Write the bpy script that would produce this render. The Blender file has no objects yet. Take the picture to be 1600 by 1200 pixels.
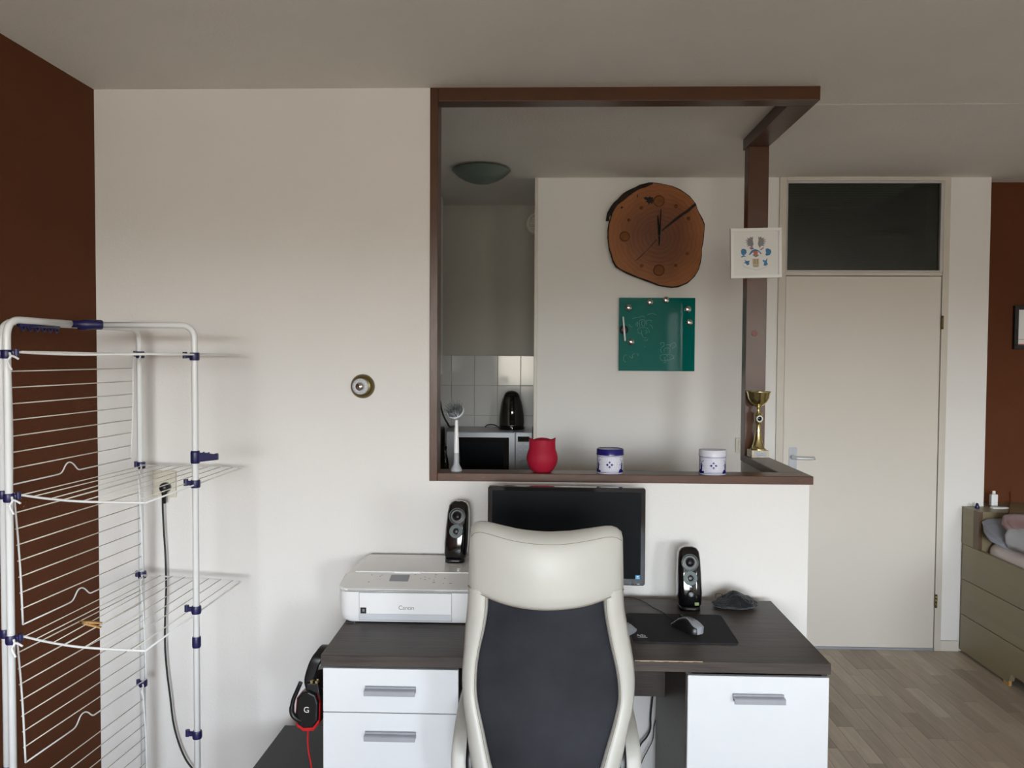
import bpy, bmesh, math, random
from mathutils import Vector, Matrix, noise

PI = math.pi
# ------------------------------------------------------------------ camera
CAMZ = 1.5792
F, PITCH, YAW, ROLL = 1286.35, 0.0332, 0.0310, 0.0057
fw = Vector((-math.sin(YAW)*math.cos(PITCH), math.cos(YAW)*math.cos(PITCH), -math.sin(PITCH)))
_r = fw.cross(Vector((0, 0, 1))).normalized(); _u = _r.cross(fw)
rt = math.cos(ROLL)*_r + math.sin(ROLL)*_u
up = math.cos(ROLL)*_u - math.sin(ROLL)*_r
cam_d = bpy.data.cameras.new('camera'); cam = bpy.data.objects.new('camera', cam_d)
bpy.context.scene.collection.objects.link(cam)
cam_d.sensor_width = 36.0; cam_d.lens = F/1600*36.0; cam_d.clip_start = .02; cam_d.clip_end = 200
cam.matrix_world = Matrix(((rt.x, up.x, -fw.x, 0), (rt.y, up.y, -fw.y, 0), (rt.z, up.z, -fw.z, CAMZ), (0, 0, 0, 1)))
scn = bpy.context.scene
scn.camera = cam
COL = scn.collection

def at(u, v, Y):
    """measured photo point -> room coordinates on the plane at depth Y"""
    d = rt*((u-800)/F) + up*((600-v)/F) + fw
    return Vector((0, 0, CAMZ)) + d*(Y/d.y)

# ------------------------------------------------------------------ world, daylight, exposure
vs = scn.view_settings
vs.view_transform = 'Standard'; vs.look = 'None'; vs.gamma = 1.0; vs.use_curve_mapping = False
vs.exposure = EXPOSURE = 0.0
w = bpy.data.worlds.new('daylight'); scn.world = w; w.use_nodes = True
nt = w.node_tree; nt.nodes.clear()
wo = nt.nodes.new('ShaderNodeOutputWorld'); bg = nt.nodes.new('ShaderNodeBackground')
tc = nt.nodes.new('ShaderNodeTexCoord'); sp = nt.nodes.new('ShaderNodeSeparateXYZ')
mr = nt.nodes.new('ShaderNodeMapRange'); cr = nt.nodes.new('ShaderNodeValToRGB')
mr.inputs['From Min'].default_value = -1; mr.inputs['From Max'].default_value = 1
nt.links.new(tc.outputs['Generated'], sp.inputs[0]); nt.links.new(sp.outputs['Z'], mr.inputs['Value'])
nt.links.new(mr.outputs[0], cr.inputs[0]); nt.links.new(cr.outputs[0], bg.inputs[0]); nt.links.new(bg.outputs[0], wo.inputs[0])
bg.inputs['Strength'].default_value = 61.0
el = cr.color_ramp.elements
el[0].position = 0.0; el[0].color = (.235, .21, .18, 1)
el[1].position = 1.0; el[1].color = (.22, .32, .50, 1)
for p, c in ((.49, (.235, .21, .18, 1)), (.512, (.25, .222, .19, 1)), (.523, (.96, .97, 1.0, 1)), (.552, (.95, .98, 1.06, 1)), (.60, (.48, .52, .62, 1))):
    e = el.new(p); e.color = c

def portal(name, x0, x1, y, z0, z1, side=False):
    l = bpy.data.lights.new(name, 'AREA'); l.shape = 'RECTANGLE'; l.size = x1-x0; l.size_y = z1-z0
    l.cycles.is_portal = True
    o = bpy.data.objects.new(name, l); COL.objects.link(o)
    o.location = ((x0+x1)/2, y, (z0+z1)/2); o.rotation_euler = (PI/2, 0, 0)   # faces +Y, into the room
    if side: o.location = (y, (x0+x1)/2, (z0+z1)/2); o.rotation_euler = (PI/2, 0, PI/2)   # faces -X
    return o

# ------------------------------------------------------------------ helpers
def lin(c):
    return tuple((v/255/12.92 if v/255 <= .04045 else ((v/255+.055)/1.055)**2.4) for v in c)

def mat(name, rgb, rough=.5, metal=0.0, var=.04, vscale=6.0, bump=0.0, bscale=40.0, coat=0.0, trans=0.0, spec=.5, rgb2=None, stretch=None, sheen=0):
    m = bpy.data.materials.new(name); m.use_nodes = True
    N = m.node_tree.nodes; L = m.node_tree.links
    b = N['Principled BSDF']
    c = lin(rgb)
    c2 = lin(rgb2) if rgb2 else tuple(max(0, x*(1-var*2.2)) for x in c)
    tx = N.new('ShaderNodeTexCoord'); mp = N.new('ShaderNodeMapping'); L.new(tx.outputs['Object'], mp.inputs[0])
    if stretch: mp.inputs['Scale'].default_value = stretch
    n = N.new('ShaderNodeTexNoise'); n.inputs['Scale'].default_value = vscale; n.inputs['Detail'].default_value = 4
    L.new(mp.outputs[0], n.inputs['Vector'])
    r = N.new('ShaderNodeValToRGB'); r.color_ramp.elements[0].position = .32; r.color_ramp.elements[1].position = .68
    r.color_ramp.elements[0].color = (*c2, 1); r.color_ramp.elements[1].color = (*c, 1)
    L.new(n.outputs['Fac'], r.inputs[0]); L.new(r.outputs[0], b.inputs['Base Color'])
    b.inputs['Roughness'].default_value = rough; b.inputs['Metallic'].default_value = metal
    b.inputs['Coat Weight'].default_value = coat; b.inputs['Coat Roughness'].default_value = .05
    b.inputs['Transmission Weight'].default_value = trans
    b.inputs['Specular IOR Level'].default_value = spec
    if sheen: b.inputs['Sheen Weight'].default_value = sheen
    if bump:
        n2 = N.new('ShaderNodeTexNoise'); n2.inputs['Scale'].default_value = bscale; n2.inputs['Detail'].default_value = 3
        L.new(mp.outputs[0], n2.inputs['Vector'])
        bp = N.new('ShaderNodeBump'); bp.inputs['Strength'].default_value = bump; bp.inputs['Distance'].default_value = .004
        L.new(n2.outputs['Fac'], bp.inputs['Height']); L.new(bp.outputs[0], b.inputs['Normal'])
    return m

def BM(): return bmesh.new()

def box(bm, x0, x1, y0, y1, z0, z1, bev=0, seg=2, M=None):
    if x0 > x1: x0, x1 = x1, x0
    if y0 > y1: y0, y1 = y1, y0
    if z0 > z1: z0, z1 = z1, z0
    t = bmesh.new()
    V = [t.verts.new((x, y, z)) for x in (x0, x1) for y in (y0, y1) for z in (z0, z1)]
    for f in ((0, 1, 3, 2), (4, 6, 7, 5), (0, 4, 5, 1), (2, 3, 7, 6), (0, 2, 6, 4), (1, 5, 7, 3)):
        t.faces.new([V[i] for i in f])
    bmesh.ops.recalc_face_normals(t, faces=t.faces)
    if bev:
        bmesh.ops.bevel(t, geom=list(t.edges), offset=bev, segments=seg, profile=.6, affect='EDGES')
    return merge(bm, t, M)

def merge(bm, t, M=None):
    mp = {}
    for v in t.verts:
        mp[v] = bm.verts.new((M @ v.co) if M else v.co)
    for f in t.faces:
        try:
            nf = bm.faces.new([mp[v] for v in f.verts]); nf.smooth = f.smooth
        except ValueError: pass
    t.free()
    return bm

def loft(bm, rings, closed=True, cap=True, smooth=True):
    """rings: lists of points with equal count"""
    R = [[bm.verts.new(p) for p in r] for r in rings]
    n = len(R[0])
    for a, b in zip(R[:-1], R[1:]):
        for i in range(n if closed else n-1):
            j = (i+1) % n
            try:
                f = bm.faces.new((a[i], a[j], b[j], b[i])); f.smooth = smooth
            except ValueError: pass
    if cap and closed:
        for r in (R[0], R[-1]):
            try: bm.faces.new(r)
            except ValueError: pass
    return bm

def lathe(bm, prof, seg=32, c=(0, 0, 0), M=None, smooth=True):
    t = bmesh.new()
    rings = []
    for r, z in prof:
        r = max(r, 1e-5)
        rings.append([(r*math.cos(2*PI*i/seg), r*math.sin(2*PI*i/seg), z) for i in range(seg)])
    loft(t, rings, True, False, smooth)
    T = Matrix.Translation(Vector(c))
    return merge(bm, t, (T @ M) if M else T)

def spline(pts, n=6):
    """Catmull-Rom through points"""
    P = [Vector(p) for p in pts]
    if len(P) < 3: return P
    Q = [P[0]*2-P[1]] + P + [P[-1]*2-P[-2]]
    out = []
    for i in range(1, len(Q)-2):
        a, b, c, d = Q[i-1], Q[i], Q[i+1], Q[i+2]
        for k in range(n):
            t = k/n
            out.append(.5*((2*b)+(c-a)*t+(2*a-5*b+4*c-d)*t*t+(3*b-a-3*c+d)*t**3))
    out.append(P[-1])
    return out

def tube(bm, pts, r, seg=8, cap=True):
    P = [Vector(p) for p in pts]
    rr = r if isinstance(r, (list, tuple)) else [r]*len(P)
    n = None; rings = []
    for i, p in enumerate(P):
        d = (P[min(i+1, len(P)-1)]-P[max(i-1, 0)]).normalized()
        if n is None:
            n = d.orthogonal().normalized()
        else:
            n = (n - d*n.dot(d))
            n = n.normalized() if n.length > 1e-6 else d.orthogonal().normalized()
        b = d.cross(n)
        rings.append([p + (n*math.cos(2*PI*k/seg)+b*math.sin(2*PI*k/seg))*rr[i] for k in range(seg)])
    return loft(bm, rings, True, cap)

def corner(pts, rad, n=6):
    """round the corners of a polyline"""
    P = [Vector(p) for p in pts]; out = [P[0]]
    for i in range(1, len(P)-1):
        a = (P[i-1]-P[i]); b = (P[i+1]-P[i]); ra = min(rad, a.length*.49, b.length*.49)
        s = P[i]+a.normalized()*ra; e = P[i]+b.normalized()*ra
        for k in range(n+1):
            t = k/n
            out.append(s*(1-t)**2+P[i]*2*t*(1-t)+e*t*t)
    out.append(P[-1])
    return out

def prism(bm, poly, h, M=None, bev=0):
    """poly in XY, extruded 0..h in Z"""
    t = bmesh.new()
    a = [t.verts.new((x, y, 0)) for x, y in poly]; b = [t.verts.new((x, y, h)) for x, y in poly]
    n = len(poly)
    t.faces.new(a[::-1]); t.faces.new(b)
    for i in range(n): t.faces.new((a[i], a[(i+1) % n], b[(i+1) % n], b[i]))
    bmesh.ops.recalc_face_normals(t, faces=t.faces)
    if bev:
        ee = [e for e in t.edges if abs(e.verts[0].co.z-e.verts[1].co.z) < 1e-7 and e.verts[0].co.z > h*.5]
        bmesh.ops.bevel(t, geom=ee, offset=bev, segments=3, profile=.5, affect='EDGES')
    return merge(bm, t, M)

def rrect(w, h, r, n=5):
    o = []
    for cx, cy, a0 in ((w/2-r, h/2-r, 0), (-w/2+r, h/2-r, PI/2), (-w/2+r, -h/2+r, PI), (w/2-r, -h/2+r, 3*PI/2)):
        for k in range(n+1):
            a = a0+PI/2*k/n
            o.append((cx+r*math.cos(a), cy+r*math.sin(a)))
    return o

# frame facing the camera: local x -> X, local y -> Z, local z -> -Y
def FACE(x, y, z, yaw=0, tilt=0, roll=0):
    return Matrix.Translation((x, y, z)) @ Matrix.Rotation(yaw, 4, 'Z') @ Matrix.Rotation(tilt, 4, 'X') @ Matrix.Rotation(roll, 4, 'Y') @ Matrix.Rotation(PI/2, 4, 'X')

ORG = {}
def obj(name, bm, m, parent=None, origin=None, smooth_angle=None):
    bmesh.ops.recalc_face_normals(bm, faces=bm.faces)
    if parent is not None: o0 = ORG[parent.name]
    elif origin is not None: o0 = Vector(origin)
    else:
        xs = [v.co for v in bm.verts]
        mn = Vector((min(v.x for v in xs), min(v.y for v in xs), min(v.z for v in xs)))
        mx = Vector((max(v.x for v in xs), max(v.y for v in xs), max(v.z for v in xs)))
        o0 = Vector(((mn.x+mx.x)/2, (mn.y+mx.y)/2, mn.z))
    for v in bm.verts: v.co = v.co - o0
    me = bpy.data.meshes.new(name); bm.to_mesh(me); bm.free()
    for mm in (m if isinstance(m, (list, tuple)) else [m]): me.materials.append(mm)
    if smooth_angle is not None:
        for p in me.polygons: p.use_smooth = True
        try: me.set_sharp_from_angle(angle=math.radians(smooth_angle))
        except Exception: pass
    o = bpy.data.objects.new(name, me); COL.objects.link(o)
    if parent is not None: o.parent = parent
    else: o.location = o0
    ORG[o.name] = o0.copy()
    return o

def thing(name, loc, label, cat, group=None):
    o = bpy.data.objects.new(name, None); COL.objects.link(o); o.location = loc; o.empty_display_size = .05
    ORG[o.name] = Vector(loc); o['label'] = label; o['category'] = cat
    if group: o['group'] = group
    return o

def tag(o, label, cat, group=None, kind=None):
    o['label'] = label; o['category'] = cat
    if group: o['group'] = group
    if kind: o['kind'] = kind
    return o

def struct(name, bm, m, parent=None):
    o = obj(name, bm, m, parent)
    if parent is None: o['kind'] = 'structure'
    return o

def sgroup(name, loc):
    o = bpy.data.objects.new(name, None); COL.objects.link(o); o.location = loc
    ORG[o.name] = Vector(loc); o['kind'] = 'structure'
    return o

def part_at(name, me, parent, loc, rot=None):
    """a piece sharing mesh data; loc in room coordinates"""
    o = bpy.data.objects.new(name, me); COL.objects.link(o); o.parent = parent
    o.location = Vector(loc)-ORG[parent.name]
    if rot: o.rotation_euler = rot
    ORG[o.name] = Vector(loc)
    return o

def text_obj(name, s, size, M, m, parent, depth=.0004):
    cu = bpy.data.curves.new('t', 'FONT'); cu.body = s; cu.size = size; cu.extrude = depth
    cu.align_x = 'CENTER'; cu.align_y = 'CENTER'
    o = bpy.data.objects.new('t', cu); COL.objects.link(o)
    dg = bpy.context.evaluated_depsgraph_get(); dg.update()
    me = bpy.data.meshes.new_from_object(o.evaluated_get(dg))
    bpy.data.objects.remove(o); bpy.data.curves.remove(cu)
    t = bmesh.new(); t.from_mesh(me); bpy.data.meshes.remove(me)
    b = BM(); merge(b, t, M)
    return obj(name, b, m, parent)

# ------------------------------------------------------------------ materials
M = {}
M['wall'] = mat('white wall paint', (232, 229, 225), .75, var=.02, vscale=1.5, bump=.2, bscale=130)
M['kwall'] = mat('shade-darkened kitchen wall paint', (184, 179, 169), .8, var=.02, vscale=1.5, bump=.5, bscale=130)  # darker than the white walls: the kitchen's shade is put into this colour
M['ceil'] = mat('white ceiling paint', (244, 241, 234), .85, var=.02, vscale=2, bump=.6, bscale=90)
M['brown'] = mat('dark brown wall paint', (97, 57, 36), .85, spec=.12, var=.05, vscale=3, bump=.5, bscale=120)
M['beam'] = mat('brown gloss painted wood', (84, 50, 28), .3, spec=.38, var=.08, vscale=8, bump=.12, bscale=30, stretch=(1, 1, 1))
M['door'] = mat('door paint', (214, 207, 197), .45, var=.02, vscale=1.2, bump=.1, bscale=60)
M['frame_paint'] = mat('door frame paint', (205, 198, 186), .4, var=.03, vscale=6)
M['alu_frame'] = mat('pale grey window frame', (190, 188, 186), .4, var=.02)
M['white_pl'] = mat('white plastic', (236, 236, 236), .35, var=.01)
M['white_gloss'] = mat('white gloss plastic', (240, 240, 238), .18, var=.01)
M['offwhite_pl'] = mat('cream plastic', (222, 216, 202), .4, var=.02)
M['black_pl'] = mat('black plastic', (20, 20, 22), .35, var=.1)
M['black_gloss'] = mat('black gloss plastic', (9, 9, 11), .07, var=.1, coat=.6)
M['screen'] = mat('dark matt screen', (20, 23, 26), .5, var=.05, spec=.06)
M['navy'] = mat('navy blue plastic', (30, 28, 78), .38, var=.08)
M['rackw'] = mat('white powder coated steel', (232, 233, 232), .3, var=.02)
M['wire'] = mat('white coated wire', (222, 218, 206), .35, var=.03)
M['cable'] = mat('black cable rubber', (18, 18, 20), .5, var=.1)
M['steel'] = mat('brushed steel', (168, 166, 162), .28, 1.0, var=.05, vscale=30)
M['silver_pl'] = mat('satin silver handle', (168, 170, 178), .4, .2, var=.04, vscale=20)
M['gold'] = mat('polished gold', (240, 226, 165), .2, 1.0, var=.05)
M['brass'] = mat('aged brass', (118, 104, 68), .3, .7, var=.08)
M['red'] = mat('matt red glass', (166, 24, 50), .6, spec=.25, var=.06, vscale=10, bump=.15, bscale=60)
M['redpl'] = mat('red plastic', (190, 25, 30), .4)
M['laminate'] = mat('white drawer laminate', (226, 229, 232), .32, var=.01)
M['grey_pl'] = mat('grey plastic', (150, 154, 160), .4, var=.03)
M['satin_grey'] = mat('satin grey green ring', (112, 122, 122), .6, spec=.3)
M['ltgrey'] = mat('pale grey plastic', (200, 203, 208), .35, var=.02)
M['micro'] = mat('silver microwave paint', (186, 188, 192), .35, .15, var=.02)
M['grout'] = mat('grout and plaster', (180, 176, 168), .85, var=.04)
M['tile'] = mat('white glazed tile', (208, 206, 202), .08, var=.02, vscale=2, bump=.03, bscale=6)
M['bed'] = mat('olive grey bed laminate', (142, 132, 102), .4, var=.05, vscale=3, stretch=(1, .2, 6))
M['bed2'] = mat('brown bed strip', (104, 82, 60), .4, var=.1)
M['sheet'] = mat('white sheet', (226, 214, 210), .9, var=.03, bump=.6, bscale=25)
M['duvet'] = mat('grey patterned duvet', (158, 152, 155), .9, var=.1, vscale=11, rgb2=(120, 102, 106), bump=.8, bscale=14)
M['duvet2'] = mat('pale grey duvet underside', (196, 198, 204), .9, var=.05, vscale=9, bump=.5, bscale=14)
M['pillow2'] = mat('blue grey pillow cloth', (150, 152, 162), .9, var=.05, bump=.5, bscale=14)
M['pillow'] = mat('dusty pink pillow cloth', (136, 98, 96), .9, vscale=7, rgb2=(168, 150, 150), bump=.6, bscale=16)
M['cloth'] = mat('black knit cloth', (15, 17, 22), .95, var=.15, vscale=30, bump=1, bscale=180, sheen=.2)
M['pad'] = mat('black mouse mat cloth', (34, 36, 42), .85, var=.1, vscale=40, bump=.5, bscale=500)
M['white_print'] = mat('white print', (225, 225, 228), .5)
M['grey_print'] = mat('grey print', (130, 128, 130), .5)
M['chalk'] = mat('pale chalk marks', (150, 200, 190), .8)
M['leather'] = mat('white faux leather', (199, 198, 191), .42, var=.03, vscale=5, bump=.35, bscale=16)
M['thread'] = mat('beige stitching', (150, 140, 125), .8)
M['drk_lam'] = mat('dark inner laminate', (62, 54, 50), .4, var=.08)
M['blackbox'] = mat('black ash veneer', (30, 30, 31), .5, var=.1, bump=.1)
M['glass_green'] = mat('green lacquered glass', (7, 106, 98), .03, var=.02, spec=.3)
M['paper'] = mat('white paper', (232, 232, 230), .7, var=.01)
M['blue_print'] = mat('blue print', (60, 130, 180), .6, var=.15, vscale=60)
M['orange_print'] = mat('orange print', (214, 96, 60), .6)
M['beige_print'] = mat('beige print', (196, 184, 164), .6)
M['purple_print'] = mat('mauve print', (150, 110, 150), .6)
M['chip'] = mat('chipped raw edge', (190, 165, 135), .7)
M['pin'] = mat('clothes peg wood', (196, 150, 88), .6, var=.12, vscale=30)
M['lampglass'] = mat('frosted green lamp glass', (98, 114, 107), .35, var=.03, spec=.5)
M['bark'] = mat('dark bark', (46, 32, 24), .9, var=.3, vscale=40, bump=1, bscale=60)
M['dkwood'] = mat('dark crack', (30, 17, 12), .8)
M['peg'] = mat('orange brown dowel', (128, 76, 34), .6, var=.12, vscale=30, spec=.2)
M['handle_alu'] = mat('brushed aluminium', (215, 217, 220), .3, .3, var=.03)
M['dkred'] = mat('dark red cord', (104, 22, 22), .7)
M['tinw'] = mat('white tin lacquer', (222, 222, 234), .2, var=.01)
M['tinb'] = mat('cobalt blue tin print', (32, 30, 110), .22, var=.05)
M['silver'] = mat('polished steel', (200, 198, 194), .12, 1.0)
M['sock'] = mat('cream socket plastic', (214, 208, 192), .4, var=.01)
M['bristle'] = mat('grey bristles', (128, 132, 132), .6)
def translucent(name, rgb):
    m = mat(name, rgb, .5); N = m.node_tree.nodes; L = m.node_tree.links
    o = [n for n in N if n.type == 'OUTPUT_MATERIAL'][0]; t = N.new('ShaderNodeBsdfTranslucent'); t.inputs[0].default_value = (*lin(rgb), 1)
    L.new(t.outputs[0], o.inputs[0]); return m
M['frost'] = translucent('frosted pane', (150, 150, 146))
M['hand'] = mat('matt black metal', (14, 12, 12), .7, spec=.2)
M['hall'] = mat('hallway paint', (120, 116, 104), .8)

def plank_mat(name, c):
    m = mat(name, c, .42, var=.09, vscale=3.5, bump=.08, bscale=20, stretch=(14, 1.2, 1))
    return m
PLK = [plank_mat('laminate plank %s' % n, c) for n, c in (('pale', (205, 190, 170)), ('light', (197, 182, 161)), ('mid', (188, 172, 152)), ('grey', (179, 162, 143)), ('taupe', (168, 151, 133)))]

def desk_mat():
    m = mat('dark grey brown wood laminate', (78, 70, 64), .42, spec=.25, rgb2=(62, 55, 52), vscale=9, bump=.15, bscale=30, stretch=(.6, 9, 9))
    return m
M['desk'] = desk_mat()

def mesh_mat():
    m = mat('black chair mesh', (53, 55, 61), .85, rgb2=(31, 33, 39), vscale=5, spec=.3)
    N = m.node_tree.nodes; L = m.node_tree.links; b = N['Principled BSDF']
    tx = N.new('ShaderNodeTexCoord'); ck = N.new('ShaderNodeTexChecker'); ck.inputs['Scale'].default_value = 420
    L.new(tx.outputs['Object'], ck.inputs['Vector'])
    bp = N.new('ShaderNodeBump'); bp.inputs['Strength'].default_value = .6; bp.inputs['Distance'].default_value = .002
    L.new(ck.outputs['Fac'], bp.inputs['Height']); L.new(bp.outputs[0], b.inputs['Normal'])
    return m
M['mesh'] = mesh_mat()

def wood_slice_mat():
    m = bpy.data.materials.new('tree slice end grain'); m.use_nodes = True
    N = m.node_tree.nodes; L = m.node_tree.links; b = N['Principled BSDF']
    tx = N.new('ShaderNodeTexCoord'); mp = N.new('ShaderNodeMapping'); L.new(tx.outputs['Object'], mp.inputs[0])
    mp.inputs['Location'].default_value = (0, 0, -.27)
    ln = N.new('ShaderNodeVectorMath'); ln.operation = 'LENGTH'
    nz = N.new('ShaderNodeTexNoise'); nz.inputs['Scale'].default_value = 5; nz.inputs['Detail'].default_value = 3
    L.new(mp.outputs[0], nz.inputs['Vector'])
    wv = N.new('ShaderNodeTexWave'); wv.wave_type = 'RINGS'; wv.rings_direction = 'Y'; wv.inputs['Scale'].default_value = 14
    wv.inputs['Distortion'].default_value = 5; wv.inputs['Detail'].default_value = 3; wv.inputs['Detail Scale'].default_value = 1.5
    L.new(mp.outputs[0], wv.inputs['Vector'])
    L.new(mp.outputs[0], ln.inputs[0])
    ad = N.new('ShaderNodeMath'); ad.operation = 'MULTIPLY_ADD'; ad.inputs[1].default_value = .16; 
    L.new(nz.outputs['Fac'], ad.inputs[0]); L.new(ln.outputs['Value'], ad.inputs[2])
    r = N.new('ShaderNodeValToRGB'); e = r.color_ramp.elements
    e[0].position = .12; e[0].color = (*lin((98, 53, 29)), 1); e[1].position = .36; e[1].color = (*lin((158, 96, 46)), 1)
    x = e.new(.22); x.color = (*lin((120, 68, 34)), 1)
    L.new(ad.outputs[0], r.inputs[0])
    mx = N.new('ShaderNodeMixRGB'); mx.blend_type = 'MULTIPLY'; mx.inputs[0].default_value = .12
    L.new(r.outputs[0], mx.inputs[1]); L.new(wv.outputs['Color'], mx.inputs[2]); L.new(mx.outputs[0], b.inputs['Base Color'])
    b.inputs['Roughness'].default_value = .45; b.inputs['Specular IOR Level'].default_value = .25
    bp = N.new('ShaderNodeBump'); bp.inputs['Strength'].default_value = .15; bp.inputs['Distance'].default_value = .002
    L.new(wv.outputs['Fac'], bp.inputs['Height']); L.new(bp.outputs[0], b.inputs['Normal'])
    return m
M['slice'] = wood_slice_mat()

def wired_glass():
    m = bpy.data.materials.new('wired obscure glass'); m.use_nodes = True
    N = m.node_tree.nodes; L = m.node_tree.links; b = N['Principled BSDF']
    b.inputs['Base Color'].default_value = (*lin((150, 160, 148)), 1)
    b.inputs['Transmission Weight'].default_value = 1; b.inputs['Roughness'].default_value = .22; b.inputs['IOR'].default_value = 1.45
    tx = N.new('ShaderNodeTexCoord'); br = N.new('ShaderNodeTexBrick'); mp = N.new('ShaderNodeMapping')
    mp.inputs['Rotation'].default_value = (PI/2, 0, 0)
    L.new(tx.outputs['Object'], mp.inputs[0]); L.new(mp.outputs[0], br.inputs['Vector'])
    br.offset = 0; br.inputs['Scale'].default_value = 1; br.inputs['Brick Width'].default_value = .0125; br.inputs['Row Height'].default_value = .0125
    br.inputs['Mortar Size'].default_value = .0012
    bp = N.new('ShaderNodeBump'); bp.inputs['Strength'].default_value = .5; bp.inputs['Distance'].default_value = .002
    L.new(br.outputs['Fac'], bp.inputs['Height']); L.new(bp.outputs[0], b.inputs['Normal'])
    return m
M['wired'] = wired_glass()
def clear_glass():
    m = bpy.data.materials.new('clear window glass'); m.use_nodes = True
    N = m.node_tree.nodes; L = m.node_tree.links
    for n in list(N):
        if n.type != 'OUTPUT_MATERIAL': N.remove(n)
    o = [n for n in N if n.type == 'OUTPUT_MATERIAL'][0]
    t = N.new('ShaderNodeBsdfTransparent'); t.inputs[0].default_value = (.95, .97, .96, 1)
    g = N.new('ShaderNodeBsdfGlossy'); g.inputs['Roughness'].default_value = .02
    fr = N.new('ShaderNodeFresnel'); mx = N.new('ShaderNodeMixShader')
    L.new(fr.outputs[0], mx.inputs[0]); L.new(t.outputs[0], mx.inputs[1]); L.new(g.outputs[0], mx.inputs[2]); L.new(mx.outputs[0], o.inputs[0])
    return m
M['clear'] = clear_glass()
# ------------------------------------------------------------------ the room
CH = CAMZ+.9676                    # ceiling height
XL, YN = -1.6289, 2.9952           # brown left wall, white wall behind the desk
YD, YK, YB = 4.4866, 5.302, 4.617  # door wall, kitchen wall, brown bed wall
XR, YR = 4.6, -6.0
X1, X2 = -.3942, .9986             # opening
ZST = CAMZ-.4262; ZSB = CAMZ-.457; ZBB = CAMZ+.9186
YS = YN+.10                        # back of the sill
YP = 3.6378                        # front of the post
XWR = 2.4049; XDL, XDR = 1.311, 2.1693
XKL = -.98                         # kitchen left wall
XKR = at(840.3, 400, YD).x         # kitchen niche right side

# floor with laid planks
floor = None
b = BM(); box(b, XL-.1, XR+.1, YR-.1, YK+.1, -.1, -.006)
floor = struct('floor', b, PLK[2])
rng = random.Random(4)
PW = .068
plank_meshes = {}
def plank_mesh(length, mi):
    k = (length, mi)
    if k not in plank_meshes:
        t = BM(); box(t, -PW/2+.0004, PW/2-.0004, -length/2+.0004, length/2-.0004, -.006, 0, .0006, 1)
        me = bpy.data.meshes.new('plank'); t.to_mesh(me); t.free(); me.materials.append(PLK[mi]); plank_meshes[k] = me
    return plank_meshes[k]
rest = [BM() for _ in PLK]
npl = 0
i = 0
x = XL
while x < XR:
    y = YR - rng.random()*.4
    while y < YK:
        L_ = rng.choice((.25, .32, .4, .46, .52)); cx, cy = x+PW/2, y+L_/2
        mi = rng.choice((0, 1, 1, 2, 2, 2, 3, 3, 4))
        vis = (cx > .86 and cx < 2.42 and cy > 2.6 and cy < 4.5)
        y0, y1 = max(y, YR), min(y+L_, YD if x > XKR else YK)
        if y1-y0 > .02:
            if vis and npl < 290 and y1-y0 > L_-.001:
                part_at('plank', plank_mesh(L_, mi), floor, (cx, cy, rng.uniform(-.0003, 0))); npl += 1
            elif vis:
                t = BM(); box(t, cx-PW/2+.0004, cx+PW/2-.0004, y0+.0004, y1-.0004, -.006, 0)
                obj('plank', t, PLK[mi], floor); npl += 1
            else:
                box(rest[mi], cx-PW/2+.0004, cx+PW/2-.0004, y0+.0004, y1-.0004, -.006, 0)
        y += L_
    x += PW
for k, t in enumerate(rest):
    o = obj('plank_field', t, PLK[k], floor); o['kind'] = 'stuff'

b = BM(); box(b, XL-.1, XR+.1, YR-.1, YK+.1, CH, CH+.12); struct('ceiling', b, M['ceil'])
# thin batten across the ceiling, covering the joint of the two ceiling slabs
ys = .9676*F/(557.3-169.5)
b = BM(); box(b, XKL, XR, ys-.005, ys+.005, CH-.0008, CH+.001); struct('trim_2', b, M['ceil'])

b = BM(); box(b, XL-.1, XL, YR-.1, YN, 0, CH); struct('wall_left', b, M['brown'])
# white wall behind the desk: full height to the left, half height under the opening with a return towards the post
HT = .12
b = BM()
box(b, XL-.1, X1, YN, YN+HT, 0, CH)
box(b, X1, X2-.014, YN, YN+.085, 0, ZSB)
box(b, X2-.085, X2-.014, YN+.085, YP+.07, 0, ZSB)
struct('wall_front', b, M['wall'])
# door wall with the clock; solid block beside the kitchen niche
TZ = CH                                            # door frame reaches the ceiling
b = BM()
box(b, XKR, at(1218.5, 400, YD-.012).x, YD, YK+.1, 0, CH)
box(b, XDR+.0, XWR, YD, YB, 0, CH)
struct('wall_back', b, M['wall'])
b = BM(); box(b, XDR, XR+.1, YB, YB+.1, 0, CH); struct('wall_back_right', b, M['brown'])
SY0, SY1, SZ0, SZ1 = -4.2, -1.9, .95, 2.44
b = BM(); box(b, XR, XR+.12, YR-.12, SY0, 0, CH); box(b, XR, XR+.12, SY1, YB, 0, CH); box(b, XR, XR+.12, SY0, SY1, 0, SZ0); box(b, XR, XR+.12, SY0, SY1, SZ1, CH); struct('wall_right', b, M['wall'])
g = sgroup('window_4', (XR+.06, (SY0+SY1)/2, SZ0))
b = BM(); my_ = (SY0+SY1)/2
for y0, y1, z0, z1 in ((SY0, SY1, SZ0, SZ0+.06), (SY0, SY1, SZ1-.06, SZ1), (SY0, SY0+.06, SZ0+.06, SZ1-.06), (SY1-.06, SY1, SZ0+.06, SZ1-.06), (my_-.03, my_+.03, SZ0+.06, SZ1-.06)): box(b, XR+.04, XR+.10, y0, y1, z0, z1)
obj('window_frame', b, M['white_pl'], g)
for y0, y1 in ((SY0+.06, my_-.03), (my_+.03, SY1-.06)):
    b = BM(); box(b, XR+.068, XR+.072, y0, y1, SZ0+.06, SZ1-.06); obj('pane', b, M['clear'], g)
portal('window_portal', SY0, SY1, XR+.13, SZ0, SZ1, True)
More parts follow.
